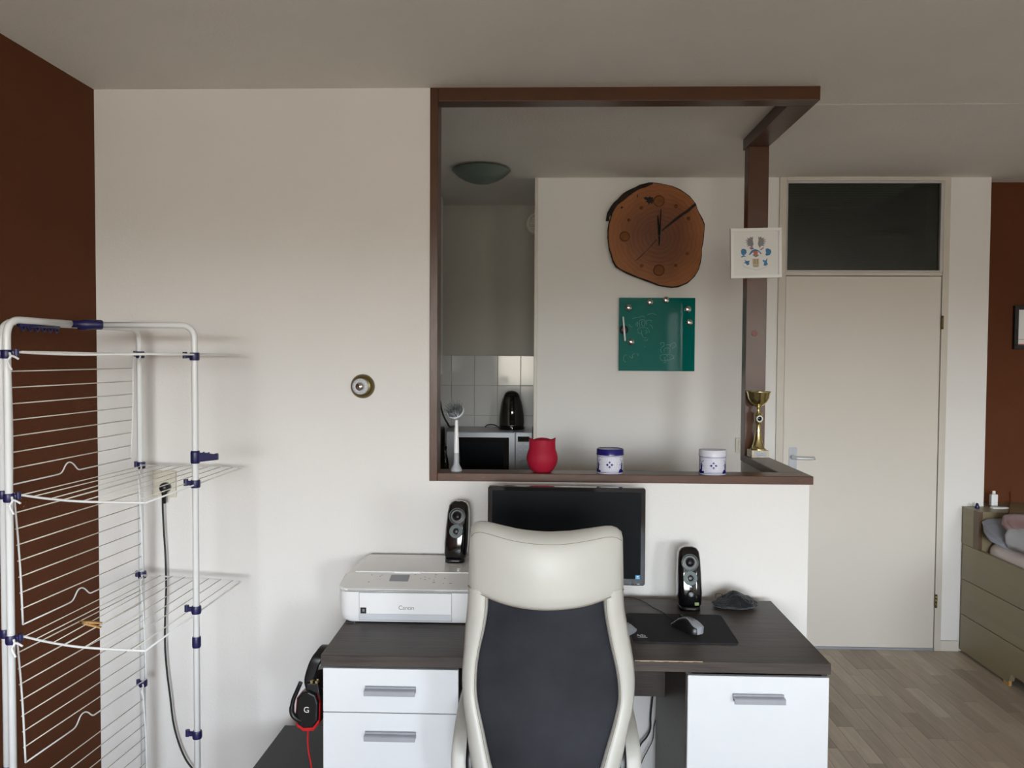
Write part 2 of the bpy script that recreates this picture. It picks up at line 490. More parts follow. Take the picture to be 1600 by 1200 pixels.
# kitchen niche
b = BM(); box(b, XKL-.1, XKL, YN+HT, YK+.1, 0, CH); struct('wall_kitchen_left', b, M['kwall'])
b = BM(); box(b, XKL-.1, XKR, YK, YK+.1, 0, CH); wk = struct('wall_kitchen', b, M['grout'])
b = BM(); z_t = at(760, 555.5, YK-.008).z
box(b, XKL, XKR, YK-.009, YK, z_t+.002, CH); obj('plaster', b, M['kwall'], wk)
tw, th = .149, .193
t = BM(); box(t, -tw/2+.0015, tw/2-.0015, -.008, 0, -th/2+.0015, th/2-.0015, .0012, 2)
tme = bpy.data.meshes.new('tile'); t.to_mesh(tme); t.free(); tme.materials.append(M['tile'])
xs0 = at(741.4, 600, YK-.008).x
for r_ in range(5):
    for c_ in range(-2, 8):
        cx = xs0+(c_+.5)*tw-2*tw
        if cx+tw/2 > XKR+.0 or cx-tw/2 < XKL: 
            continue
        o = part_at('tile', tme, wk, (cx, YK, z_t-(r_+.5)*th))
        o.rotation_euler = (rng.uniform(-.004, .004), 0, rng.uniform(-.004, .004))
cx0 = xs0+math.floor((XKR-xs0)/tw)*tw
for r_ in range(5):
    t = BM(); box(t, cx0+.0015, XKR-.001, YK-.008, YK, z_t-(r_+1)*th+.0015, z_t-r_*th-.0015, .0012, 2); obj('tile', t, M['tile'], wk)
    t = BM(); box(t, XKL+.001, xs0-2*tw-.0015, YK-.008, YK, z_t-(r_+1)*th+.0015, z_t-r_*th-.0015, .0012, 2); obj('tile', t, M['tile'], wk)
# narrow painted lining board at the end of the clock wall
b = BM(); box(b, at(835, 400, YD-.005).x, XKR, YD-.004, YD+.06, 0, CH-.0, .002, 1); struct('trim_3', b, M['frame_paint'])

# window wall behind the camera, two wide windows over a low sill
WIN = [(-1.55, 1.35), (2.28, 2.60), (2.95, 4.2)]; WZ0, WZ1 = .95, 2.44
b = BM()
box(b, XL-.1, XR+.1, YR-.12, YR, 0, WZ0); box(b, XL-.1, XR+.1, YR-.12, YR, WZ1, CH)
xx = XL-.1
for a, c in WIN:
    box(b, xx, a, YR-.12, YR, WZ0, WZ1); xx = c
box(b, xx, XR+.1, YR-.12, YR, WZ0, WZ1)
struct('wall_rear', b, M['wall'])
for k, (a, c) in enumerate(WIN):
    g = sgroup('window_%d' % (k+2 if k < 2 else k+3), ((a+c)/2, YR-.06, WZ0))
    b = BM(); fw_ = .06
    box(b, a, c, YR-.10, YR-.04, WZ0, WZ0+fw_); box(b, a, c, YR-.10, YR-.04, WZ1-fw_, WZ1)
    box(b, a, a+fw_, YR-.10, YR-.04, WZ0+fw_, WZ1-fw_); box(b, c-fw_, c, YR-.10, YR-.04, WZ0+fw_, WZ1-fw_)
    if c-a < .5:
        obj('window_frame', b, M['white_pl'], g)
        b = BM(); box(b, a+fw_, c-fw_, YR-.075, YR-.065, WZ0+fw_, WZ1-fw_); obj('pane', b, M['frost'], g); portal('window_portal', a, c, YR-.13, WZ0, WZ1); continue
    mid = a+(c-a)*.62
    box(b, mid-fw_/2, mid+fw_/2, YR-.10, YR-.04, WZ0+fw_, WZ1-fw_)
    obj('window_frame', b, M['white_pl'], g)
    b = BM(); box(b, a+fw_, mid-fw_/2, YR-.072, YR-.068, WZ0+fw_, WZ1-fw_); obj('pane', b, M['clear'], g)
    b = BM(); box(b, mid+fw_/2, c-fw_, YR-.072, YR-.068, WZ0+fw_, WZ1-fw_); obj('pane', b, M['clear'], g)
    b = BM(); box(b, a-.03, c+.03, YR-.04, YR+.12, WZ0-.03, WZ0, .004, 2); obj('window_sill', b, M['frame_paint'], g)
    portal('window_portal', a, c, YR-.13, WZ0, WZ1)

# brown painted timber frame of the opening
fr = sgroup('trim_1', (X1, YN, ZSB))
FT = .004
b = BM(); box(b, X1, X1+.029, YN-FT, YS, ZSB, CH, .002, 2); obj('jamb', b, M['beam'], fr)
b = BM(); box(b, X1+.029, X2, YN-FT, YS-.03, ZBB, CH, .002, 2); obj('beam', b, M['beam'], fr)
b = BM(); box(b, X1+.029, X2, YN-FT, YS, ZSB, ZST, .003, 2); obj('sill', b, M['beam'], fr)
b = BM(); box(b, X2-.095, X2, YS-.03, YP+.075, ZBB, CH, .002, 2); obj('beam', b, M['beam'], fr)
b = BM(); box(b, X2-.095, X2, YS, YP, ZSB, ZST, .003, 2); obj('sill', b, M['beam'], fr)
b = BM(); box(b, at(1166, 500, YP).x, X2, YP, YP+.07, ZSB, ZBB, .002, 2); obj('post', b, M['beam'], fr)
b = BM()
for u, v, Y in ((681, 743, YN-FT), (717, 744.5, YN-FT), (755, 746, YN-FT), (1251, 751, YN-FT), (1187, 743, YN-FT)):
    p = at(u, v, Y); box(b, p.x-.008, p.x+.008, Y-.0008, Y+.0005, p.z-.0012, p.z+.0012)
obj('worn_spot', b, M['peg'], fr)

# door wall: frame to the ceiling, leaf, glazed panel above
zdt = CAMZ+.4459
g = sgroup('door_1', ((XDL+XDR)/2, YD, 0))
YF = YD-.012
b = BM()
xa = at(1217, 400, YF).x; xb = at(1228.5, 400, YF).x; xc = at(1473, 430, YF).x; xd = at(1487, 500, YF).x
box(b, xa, xb, YF, YD+.06, 0, CH, .003, 2); box(b, xc, XDR+.02, YF, YD+.06, 0, CH, .003, 2)
box(b, xb, xc, YF, YD+.06, CH-.02, CH); box(b, xb, xc, YF+.004, YD+.06, zdt-.002, zdt+.018, .002, 1)
obj('door_frame', b, M['frame_paint'], g)
b = BM(); box(b, xb+.002, xc-.003, YF+.006, YD+.04, .012, zdt-.005, .002, 1); leaf = obj('door_leaf', b, M['door'], g)
b = BM(); box(b, xb+.002, xc-.003, YF+.005, YD+.0, 0.0, .011); obj('threshold', b, M['grey_pl'], g)
hz = [(1478, 504, 22), (1467, 939, 20)]
for u, v, h in hz:
    p = at(u-1.5, v, YF); t = BM(); lathe(t, [(.0, -.036), (.0065, -.036), (.0065, -.012), (.0058, -.011), (.0065, -.010), (.0065, .010), (.0058, .011), (.0065, .012), (.0065, .036), (0, .036)], 12, (XDR-.012 if v < 600 else XDR-.012, YF-.003, p.z))
    obj('hinge', t, M['brass'], g)
p0 = at(1232.5, 699, YF); p1 = at(1244.5, 750, YF)
xm = (p0.x+p1.x)/2
b = BM(); prism(b, rrect(.042, .17, .006), .004, FACE(xm+.002, YF+.006, p0.z-.085), .001); pl = obj('handle_plate', b, M['silver_pl'], g)
ph = at(1240, 715.5, YF-.04)
b = BM(); lathe(b, [(.0, 0), (.012, 0), (.012, .02), (.010, .045), (0, .045)], 16, M=FACE(xm, YF+.004, ph.z))
pe = at(1273, 717, YF-.045)
tube(b, corner([(xm, YF-.015, ph.z), (xm, YF-.047, ph.z), (xm+.03, YF-.05, ph.z-.001), (pe.x-.02, YF-.05, ph.z-.003), (pe.x, YF-.042, ph.z-.001)], .02), [.009]*3+[.0085]*50 if False else .0085, 12)
obj('door_handle', b, M['handle_alu'], pl)
b = BM(); lathe(b, [(0, 0), (.007, 0), (.006, .003), (0, .003)], 12, M=FACE(xm, YF+.003, p0.z-.128)); obj('keyhole', b, M['black_pl'], pl)
b = BM(); lathe(b, [(0, 0), (.003, 0), (.002, .002), (0, .002)], 10, M=FACE(xm, YF+.003, p0.z-.012)); obj('screw', b, M['steel'], pl)

g = sgroup('window_1', ((XDL+XDR)/2, YD, zdt))
gx0 = at(1231, 350, YF).x; gx1 = at(1470, 350, YF).x; gz1 = CH-.032; gz0 = zdt+.02
b = BM(); s = .012
box(b, xb+.001, gx0, YF+.001, YD+.03, gz0-.002, CH-.021); box(b, gx1, xc-.001, YF+.001, YD+.03, gz0-.002, CH-.021)
box(b, gx0, gx1, YF+.001, YD+.03, gz1, CH-.021); box(b, gx0, gx1, YF+.001, YD+.03, gz0-.002, gz0+.006)
obj('window_frame', b, M['alu_frame'], g)
b = BM(); box(b, gx0-.002, gx1+.002, YD+.006, YD+.012, gz0, gz1+.002); obj('pane', b, M['wired'], g)
# unlit hallway behind the door
b = BM()
box(b, XDL-.045, XDL+.02, YD+.07, 6.2, 0, CH); box(b, 2.10, 2.16, YD+.07, 6.2, 0, CH)
box(b, XDL-.045, 2.2, 6.2, 6.3, 0, CH); box(b, XDL-.045, 2.2, YK+.1, 6.3, CH, CH+.1); box(b, XDL-.045, 2.2, YK+.1, 6.3, -.1, 0)
struct('wall_hallway', b, M['hall'])
# baseboards
b = BM(); zb = at(1480, 1001, YD-.01).z
box(b, XDR+.02, 2.285, YD-.012, YD, 0, zb, .002, 1); struct('baseboard_back', b, M['door'])
# ------------------------------------------------------------------ desk
ZD = .72; YDF, YDB = 2.318, 2.917; DX0, DX1 = -.6175, .832
desk = thing('desk', ((DX0+DX1)/2, (YDF+YDB)/2, 0), 'dark grey-brown wood desk with white drawer fronts against the half wall', 'desk')
b = BM(); box(b, DX0, DX1, YDF, YDB, ZD-.032, ZD, .0015, 1); top = obj('desktop', b, M['desk'], desk)
b = BM(); p = at(1062, 1045, YDF)
n_ = 14; xs = [at(992, 1040, YDF).x + (at(1098, 1040, YDF).x-at(992, 1040, YDF).x)*k/n_ for k in range(n_+1)]
for k in range(n_):
    hh = .0012+.001*abs(math.sin(k*2.1)); box(b, xs[k], xs[k+1], YDF-.0006, YDF+.002, ZD-hh, ZD+.0004)
o = obj('chipped_edge', b, M['chip'], top); o['label'] = 'pale chipped front edge'
pedL0, pedL1 = -.611, at(716, 1080, YDF).x
pedR0, pedR1 = at(1075, 1080, YDF).x, at(1296, 1080, YDF).x
for a, c in ((pedL0, pedL0+.016), (pedL1-.016, pedL1), (pedR0-.003, pedR0+.013), (pedR1-.016, pedR1)):
    b = BM(); box(b, a, c, YDF+.02, YDB-.01, 0, ZD-.032); obj('side_panel', b, M['desk'], desk)
for a, c in ((pedL0+.016, pedL1-.016), (pedR0+.013, pedR1-.016)):
    b = BM(); box(b, a, c, YDB-.03, YDB-.012, 0.02, ZD-.032); box(b, a, c, YDF+.02, YDB-.03, .02, .038); obj('pedestal_back', b, M['drk_lam'], desk)
zmod = at(1010, 1086, 2.72).z
b = BM(); box(b, pedL1, pedR0-.003, 2.71, 2.726, zmod, ZD-.032); obj('modesty_panel', b, M['desk'], desk)
def handle(parent, u0, u1, v0, v1):
    a = at(u0, v0, YDF-.015); c = at(u1, v1, YDF-.022)
    t = BM(); prof = [(0, 0), (0, -.026), (-.004, -.0275), (-.006, -.001), (-.006, 0)]
    h = a.z-c.z
    box(t, a.x, c.x, YDF-.024, YDF-.020, c.z, a.z-.0085, .0008, 1)
    box(t, a.x, c.x, YDF-.0225, YDF+.0, a.z-.011, a.z-.007, .0008, 1)
    box(t, a.x, c.x, YDF-.006, YDF-.0001, c.z+.004, a.z-.002, .0008, 1)
    return obj('handle', t, M['silver_pl'], parent)
zt = at(600, 1046, YDF).z; zm = at(600, 1115, YDF).z
for z0, z1, hv in ((zm+.0012, zt, (1074, 1089)), (.30, zm-.0012, (1145, 1160)), (.06, .2975, None)):
    b = BM(); box(b, pedL0, pedL1, YDF+.003, YDF+.019, z0, z1, .0012, 1); d = obj('drawer_front', b, M['laminate'], desk)
    if hv: handle(d, 569, 648, *hv)
    else:
        hh = BM(); box(hh, -.49, -.35, YDF-.02, YDF+.003, .24, .252, .001, 1); obj('handle', hh, M['silver_pl'], d)
b = BM(); box(b, pedR0, pedR1, YDF+.003, YDF+.019, .06, at(1180, 1058, YDF).z, .0012, 1); d = obj('cupboard_door', b, M['laminate'], desk)
handle(d, 1147, 1228, 1086, 1102)
for a, c in ((pedL0+.017, pedL1-.017), (pedR0+.014, pedR1-.017)):
    b = BM(); box(b, a, c, YDF+.03, YDF+.045, 0, .06); obj('plinth', b, M['drk_lam'], desk)

# ------------------------------------------------------------------ printer
px0, px1, py0, py1 = -.640, -.178, 2.60, 2.965
pr = thing('printer', ((px0+px1)/2, (py0+py1)/2, ZD), 'white all-in-one inkjet printer on the left end of the desk', 'printer')
def prow(z, ins, rr, y0i=0):
    w_, h_ = px1-px0-2*ins, py1-py0-ins-y0i
    return [((px0+px1)/2+x, (py0+y0i+py1-ins)/2+y, z) for x, y in rrect(w_, h_, rr, 5)]
b = BM()
loft(b, [prow(ZD+.004, .022, .03, .01), prow(ZD+.012, .010, .035, .004), prow(ZD+.03, .003, .04, .001), prow(ZD+.085, 0, .042), prow(ZD+.1025, .001, .042)])
body = obj('body', b, M['white_pl'], pr, smooth_angle=40)
for x in (px0+.06, px1-.06):
    for y in (py0+.06, py1-.05):
        b = BM(); lathe(b, [(0, 0), (.012, 0), (.012, .006), (0, .006)], 12, (x, y, ZD)); obj('foot', b, M['black_pl'], pr)
# top cover with sloping control panel
b = BM()
def trow(y, z0, z1, ins):
    a, c = px0+ins, px1-ins
    return [(a+.003, y, z0), (a, y, z0+.004), (a, y, z1-.004), (a+.004, y, z1), (c-.004, y, z1), (c, y, z1-.004), (c, y, z0+.004), (c-.003, y, z0)]
rows = [(py0+.001, .105, .111, .035), (py0+.006, .104, .1135, .018), (py0+.016, .104, .1155, .006), (py0+.035, .104, .119, 0), (py0+.11, .104, .134, 0.004), (py0+.115, .104, .135, .006), (py1-.02, .104, .1355, .022), (py1, .105, .133, .026)]
loft(b, [trow(y, ZD+z0, ZD+z1, i_) for y, z0, z1, i_ in rows])
cover = obj('top_cover', b, M['white_gloss'], pr, smooth_angle=35)
b = BM(); box(b, px0+.034, px1-.03, py0+.118, py1-.012, ZD+.1352, ZD+.1385, .0015, 2); lid = obj('scanner_lid', b, M['white_gloss'], pr)
b = BM(); box(b, -.475, -.385, py0+.113, py0+.122, ZD+.134, ZD+.140, .001, 1); obj('lid_grip', b, M['white_pl'], lid)
sl = math.atan2(.015, .075)
def PANEL(x, f, lift=.0006):   # f: 0 front .. 1 back of the sloping panel; local x -> X, y -> along slope
    y = py0+.035+.075*f; z = ZD+.119+.015*f+lift
    return Matrix.Translation((x, y, z)) @ Matrix.Rotation(sl, 4, 'X')
def panel_x(u, f): return at(u, 915, py0+.035+.075*f).x
b = BM(); prism(b, rrect(.062, .046, .003), .0008, PANEL(panel_x(624, .5), .56)); o = obj('display', b, M['grey_pl'], cover); o['label'] = 'small grey display'
for u, f, wd in ((581, .82, .006), (597, .82, .006), (594, .7, .004), (576, .16, .005), (649, .92, .004), (664, .45, .004), (657, .55, .004), (671, .55, .004), (681, .92, .008), (680, .72, .003), (678, .42, .003), (678, .2, .009), (695, .6, .005), (693, .12, .004), (704, .14, .009), (664, .7, .003)):
    b = BM(); prism(b, rrect(wd, .0025, .001, 2), .0006, PANEL(panel_x(u, f), f)); obj('button', b, M['grey_print'], cover)
# front tray
ua, ub = at(561.5, 950, py0).x, at(705.5, 950, py0).x
b = BM(); box(b, ua, ub, py0-.003, py0+.012, ZD+.013, ZD+.1005, .002, 2); tray = obj('front_tray', b, M['white_pl'], pr)
b = BM(); box(b, ua-.001, ub+.001, py0-.0018, py0+.004, ZD+.0115, ZD+.1018); obj('tray_gap', b, M['grey_pl'], pr)
b = BM(); box(b, ua+.002, ub-.002, py0-.0045, py0-.002, ZD+.014, ZD+.034, .001, 1); obj('tray_lip', b, M['grey_pl'] if False else M['ltgrey'], tray)
text_obj('lettering', 'Canon', .019, FACE(at(635, 950, py0).x, py0-.003, at(635, 949.5, py0).z), M['grey_print'], tray)
stk = at(568, 956, py0)
b = BM(); box(b, stk.x-.0095, stk.x+.0095, py0-.0035, py0-.0028, stk.z-.015, stk.z+.015); s_ = obj('sticker', b, M['black_pl'], tray); s_['label'] = 'small black sticker'
b = BM(); box(b, stk.x-.005, stk.x+.006, py0-.004, py0-.0034, stk.z-.009, stk.z-.006); box(b, stk.x-.003, stk.x+.004, py0-.004, py0-.0034, stk.z+.002, stk.z+.010); obj('sticker_print', b, M['grey_print'], s_)
slot = at(546, 973, py0)
b = BM(); prism(b, [(-.013, 0), (-.008, .0035), (.008, .0035), (.013, 0), (.008, -.0015), (-.008, -.0015)], .002, FACE(slot.x, py0+.0012, slot.z)); obj('card_slot', b, M['cable'], body)
b = BM(); 
for dx, dz in ((.017, .003), (.017, 0), (.017, -.003)): box(b, slot.x+dx-.002, slot.x+dx+.002, py0-.0015, py0+.002, slot.z+dz-.0005, slot.z+dz+.0005)
obj('slot_marks', b, M['grey_print'], body)

# ------------------------------------------------------------------ monitor
my = 2.75
mon = thing('monitor', (at(886, 900, my).x, my+.08, ZD), 'black widescreen computer monitor behind the white office chair', 'monitor')
P0, P1, P2, P3 = at(762, 759, my), at(1009.5, 765, my-.01), at(1008.5, 917, my-.01), at(763, 909, my)
W_ = (P1-P0).length; H_ = (P0.z-P3.z+P1.z-P2.z)/2; cxm, czm = (P0.x+P1.x)/2, (P0.z+P1.z+P2.z+P3.z)/4
MM = FACE(cxm, my, czm, yaw=-.02, tilt=-.03, roll=.0025)
b = BM(); prism(b, rrect(W_, H_, .008), .03, MM @ Matrix.Translation((0, 0, -.03)), .003); bz = obj('housing', b, M['black_gloss'], mon)
b = BM(); prism(b, rrect(W_-.03, H_-.037, .001), .0008, MM @ Matrix.Translation((0, .004, 0))); scr = obj('screen', b, M['screen'], mon)
b = BM(); prism(b, rrect(.016, .013, .0005), .0005, MM @ Matrix.Translation((W_/2-.024, -H_/2+.029, .0008))); st = obj('sticker', b, mat('blue sticker', (50, 150, 205), .4), scr); st['label'] = 'small blue sticker'
b = BM(); prism(b, rrect(.009, .0012, .0004), .0003, MM @ Matrix.Translation((W_/2-.024, -H_/2+.026, .0013))); prism(b, rrect(.006, .004, .0004), .0003, MM @ Matrix.Translation((W_/2-.024, -H_/2+.031, .0013))); obj('sticker_print', b, M['white_print'], st)
for k in range(5):
    b = BM(); prism(b, rrect(.009, .004, .0015, 2), .0012, MM @ Matrix.Translation((W_/2-.022-.019*k, -H_/2+.0055, 0))); obj('button', b, M['grey_pl'] if k == 0 else M['black_pl'], mon)
b = BM()
prism(b, rrect(.07, .12, .01), .03, MM @ Matrix.Translation((0, -.03, -.06)))
box(b, cxm-.03, cxm+.03, my+.055, my+.075, ZD+.01, czm-.02, .004, 2); obj('stand', b, M['black_pl'], mon)
b = BM(); loft(b, [[(cxm+x, my+.05+y*.75, ZD+z) for x, y in rrect(.24-k, .22-k, .05)] for z, k in ((0, 0), (.008, 0), (.013, .01))]); obj('stand_base', b, M['black_pl'], mon)

# ------------------------------------------------------------------ speakers
def speaker(cx, cy, z0, label, knob, lean=.10, yaw=0, hgt=.212, roll=0):
    t = thing('speaker', (cx, cy, z0), label, 'speaker', 'desktop speakers')
    T = Matrix.Translation((cx, cy, z0)) @ Matrix.Rotation(yaw, 4, 'Z') @ Matrix.Rotation(-lean, 4, 'X') @ Matrix.Rotation(roll, 4, 'Y')
    rows = [(.010, .030, .045), (.012, .034, .052), (.02, .0385, .056), (.06, .041, .058), (.12, .040, .052), (.17, .0375, .045), (.195, .034, .038), (.206, .027, .030), (hgt, .015, .018)]
    b = BM(); loft(b, [[T @ Vector((x, y+(.02 if z < .2 else .02), z)) for x, y in rrect(2*w_, 2*d_ if False else d_*1.5, min(w_, d_*.7)*.55, 6)] for z, w_, d_ in rows])
    obj('cabinet', b, M['black_gloss'], t, smooth_angle=60)
    b = BM(); loft(b, [[(cx+x, cy+.02+y, z0+z) for x, y in rrect(.068, .085, .02)] for z in (0, .014)]); obj('foot', b, M['black_pl'], t)
    def FT_(z):  # front face matrix at height z
        d_ = [d for zz, w_, d in rows if zz >= z][0]
        prev = [r for r in rows if r[0] <= z][-1]; nxt = [r for r in rows if r[0] >= z][0]
        k = 0 if nxt[0] == prev[0] else (z-prev[0])/(nxt[0]-prev[0])
        d_ = prev[2]*(1-k)+nxt[2]*k
        sl_ = math.atan2((nxt[2]-prev[2])*.75, max(nxt[0]-prev[0], 1e-4))
        return T @ Matrix.Translation((0, .02-d_*.75, z)) @ Matrix.Rotation(sl_, 4, 'X') @ Matrix.Rotation(PI/2, 4, 'X')
    b = BM(); lathe(b, [(.0265, -.003), (.0282, -.001), (.0290, .001), (.0282, .0025), (.0268, .0022), (.0262, -.001)], 32, M=FT_(.160)); rg = obj('driver_ring', b, M['satin_grey'], t)
    b = BM(); lathe(b, [(.0266, .0005), (.024, .0014), (.020, .0010), (.0135, .0006), (.0125, .0015), (.0105, .004), (.006, .0062), (0, .007)], 32, M=FT_(.160)); obj('driver', b, M['black_pl'], rg)
    b = BM(); lathe(b, [(.0235, -.002), (.0242, .0008), (.0225, .0022), (.017, .0016), (.0105, .0010), (.0100, -.001)], 32, M=FT_(.108)); pt_ = obj('port_ring', b, M['satin_grey'], t)
    b = BM(); lathe(b, [(.0100, .0012), (.0085, .0026), (.004, .0032), (0, .0034)], 24, M=FT_(.108)); obj('port', b, M['black_pl'], pt_)
    if knob:
        b = BM(); lathe(b, [(.013, -.001), (.013, .003), (.0115, .010), (.009, .011), (0, .011)], 28, M=FT_(.055)); kb = obj('volume_knob', b, M['black_pl'], t)
        b = BM(); lathe(b, [(.0062, .0112), (.0062, .0125), (0, .0128)], 20, M=FT_(.055)); obj('knob_cap', b, M['grey_pl'], kb)
        b = BM(); prism(b, [(-.005, -.004), (.005, -.004), (0, .0055)], .0006, FT_(.082) @ Matrix.Translation((0, 0, .0004))); o = obj('emblem', b, M['silver_pl'], t)
        b = BM(); prism(b, rrect(.014, .010, .001), .0008, FT_(.023) @ Matrix.Translation((.020, 0, .001))); o = obj('sticker', b, mat('green sticker', (120, 140, 80), .5), t); o['label'] = 'small green sticker'
    return t
sL = at(710, 884, 2.84); sR = at(1078, 952, 2.80)
speaker(sL.x, 2.86, ZD+.1385, 'black speaker standing on the printer, left of the monitor', False, .10, -.05, roll=.045)
speaker(sR.x, 2.80, ZD, 'black speaker with a volume knob standing on the desk, right of the monitor', True, .12, -.03, roll=-.008)

# ------------------------------------------------------------------ mouse mat, mice, cable, cloth
q = [at(992, 1003, 2.47), at(1151, 1007, 2.47), at(1132, 963, 2.72), at(989, 959, 2.72)]
mx0, mx1 = .285, .592; my0, my1 = at(1070, 1006, 2.46).y, 2.72
def desk_pt(u, v, z=ZD):
    d = rt*((u-800)/F)+up*((600-v)/F)+fw
    k = (z-CAMZ)/d.z
    return Vector((0, 0, CAMZ))+d*k
a_, b_, c_, d_ = desk_pt(984, 1003), desk_pt(1152, 1008), desk_pt(1130, 962), desk_pt(983, 959)
mw = ((b_.x-a_.x)+(c_.x-d_.x))/2; mcx = (a_.x+b_.x+c_.x+d_.x)/4; mcy = (a_.y+b_.y+c_.y+d_.y)/4; md = (c_.y+d_.y-a_.y-b_.y)/2
b = BM(); prism(b, rrect(mw, md, .018, 6), .003, Matrix.Translation((mcx, mcy, ZD)) @ Matrix.Rotation(-.015, 4, 'Z'), .0008)
mat_o = obj('mouse_mat', b, M['pad'], None); tag(mat_o, 'black cloth mouse mat with a small white emblem, on the desk', 'mouse mat')
e_ = desk_pt(1003, 995.5); EM = Matrix.Translation((e_.x, e_.y, ZD+.003))
b = BM()
ring = []
n_ = 20
for k in range(n_):
    a0, a1 = 2*PI*k/n_, 2*PI*(k+1)/n_
    P = [EM @ Vector((.002+r*math.cos(a)*1.15, .002+r*math.sin(a)*1.2, .0004)) for r, a in ((.0055, a0), (.0085, a0), (.0085, a1), (.0055, a1))]
    b.faces.new([b.verts.new(p) for p in P])
prism(b, [(.0025*math.cos(2*PI*k/10)+.002, .003*math.sin(2*PI*k/10)+.002) for k in range(10)], .0004, EM)
prism(b, [(-.006, .003), (-.015, .001), (-.013, .006), (-.008, .009)], .0004, EM)
prism(b, [(-.010, .011), (-.014, .013), (-.011, .016), (-.008, .013)], .0004, EM)
prism(b, [(-.004, .009), (0, .016), (.004, .013), (.001, .0095)], .0004, EM)
prism(b, [(-.014, -.013), (.015, -.013), (.015, -.0105), (-.014, -.0105)], .0004, EM)
obj('emblem', b, M['white_print'], mat_o)

def mouse(cx, cy, z0, yaw, label, side, cat='mouse'):
    """ergonomic mouse; nose along local +Y, grey shell on the right half, black on the left"""
    t = thing('computer_mouse', (cx, cy, z0), label, cat)
    T = Matrix.Translation((cx, cy, z0)) @ Matrix.Rotation(yaw, 4, 'Z')
    def h(x, y):
        yy = y/.062; xx = x/.033
        return .040*max(0, 1-abs(yy+.18)**2.4*.72)*max(0, 1-abs(xx)**2.6*.62)
    def wid(y): return .033*(1-.10*math.cos(y/.062*2.6+1))*math.sqrt(max(.02, 1-(abs(y)/.064)**4))
    for nm, s0, s1, mt in (('left_shell', -1, -.08, M['black_pl']), ('right_shell', -.08, 1, M['grey_pl'])):
        b = BM(); rings = []
        for i in range(17):
            y = -.062+.124*i/16; w_ = wid(y)
            r_ = []
            for k in range(11):
                sp0 = -.75+.95*(i/16)
                a0_, a1_ = (-1, sp0) if nm == 'left_shell' else (sp0, 1)
                s = a0_+(a1_-a0_)*k/10
                r_.append(T @ Vector((s*w_, y, max(.006, h(s*w_, y)))))
            r_ += [T @ Vector((a1_*w_*.94, y, .003)), T @ Vector((a0_*w_*.94, y, .003))]
            rings.append(r_)
        loft(b, rings); sh = obj(nm, b, mt, t, smooth_angle=60)
        if nm == 'right_shell':
            b = BM()
            for i in range(9):
                for k in range(4):
                    x = -.004+k*.0066+(i % 2)*.003; y = -.03+i*.0078
                    prism(b, [(x+.0024*math.cos(2*PI*j/6), y+.0024*math.sin(2*PI*j/6)) for j in range(6)], .0006, T @ Matrix.Translation((0, 0, h(x, y)-.0002)))
            obj('grip_holes', b, M['black_pl'], sh)
    b = BM(); lathe(b, [(0, -.0035), (.010, -.0035), (.011, 0), (.010, .0035), (0, .0035)], 18, M=T @ Matrix.Translation((0, .036, .026)) @ Matrix.Rotation(PI/2, 4, 'Y')); obj('scroll_wheel', b, M['black_pl'], t)
    b = BM(); prism(b, rrect(.05, .09, .02), .0035, T); obj('base', b, M['black_pl'], t)
    return t
m0 = desk_pt(1074, 979, ZD+.012)
mouse(m0.x, m0.y, ZD+.003, .45, 'black and grey computer mouse on the mouse mat', 1)
m1 = desk_pt(972, 985, ZD+.012)
mouse(m1.x, m1.y, ZD+.0, -.5, 'grey mouse partly hidden behind the chair, left of the mouse mat', 1)
T0 = Vector((m0.x, m0.y, ZD+.01))+Matrix.Rotation(.45, 3, 'Z') @ Vector((0, .058, 0))
pts = [T0] + [desk_pt(u, v, ZD+.003) for u, v in ((1036, 957), (1022, 950), (1008, 941), (995, 936), (980, 934), (950, 934), (925, 925))]
b = BM(); tube(b, spline(pts, 6), .0014, 6); tag(obj('mouse_cable', b, M['cable']), 'thin black mouse cable trailing back across the desk from the mat', 'cable')

# crumpled black cloth
c0, c1 = desk_pt(1116, 951), desk_pt(1185, 949)
cc = (c0+c1)/2; b = BM(); t = bmesh.new(); bmesh.ops.create_icosphere(t, subdivisions=5, radius=1)
for v in t.verts:
    p = v.co.copy(); s = p.x
    prof = [(-1, .55), (-.6, .7), (-.15, 1.12), (.1, 1.05), (.4, .8), (.75, .72), (1, .5)]
    for (a, ha), (c, hc) in zip(prof[:-1], prof[1:]):
        if a <= s <= c: hh = ha+(hc-ha)*(s-a)/(c-a)
    fold = noise.noise(p*1.8)*.16+noise.noise(p*4)*.07+.02*math.sin(p.x*14+p.z*6+noise.noise(p*3)*5)
    p = p*(1+fold)
    v.co = Vector((cc.x+p.x*.078, cc.y+.01+p.y*.042, ZD+max(.0005, .022*hh+p.z*.030*hh)))
for f in t.faces: f.smooth = True
merge(b, t); cl = obj('black_cloth', b, M['cloth'], None, smooth_angle=180); tag(cl, 'crumpled black knitted cloth on the desk, right of the speaker', 'cloth')
b = BM(); s0 = desk_pt(1118, 928, ZD+.0)
a = at(1118, 934, cc.y+.01); tube(b, corner([a, a+Vector((0, 0, .014)), a+Vector((.022, .002, .014)), a+Vector((.024, .004, .002))], .003, 3), .0012, 6)
obj('strap', b, M['cable'], cl)

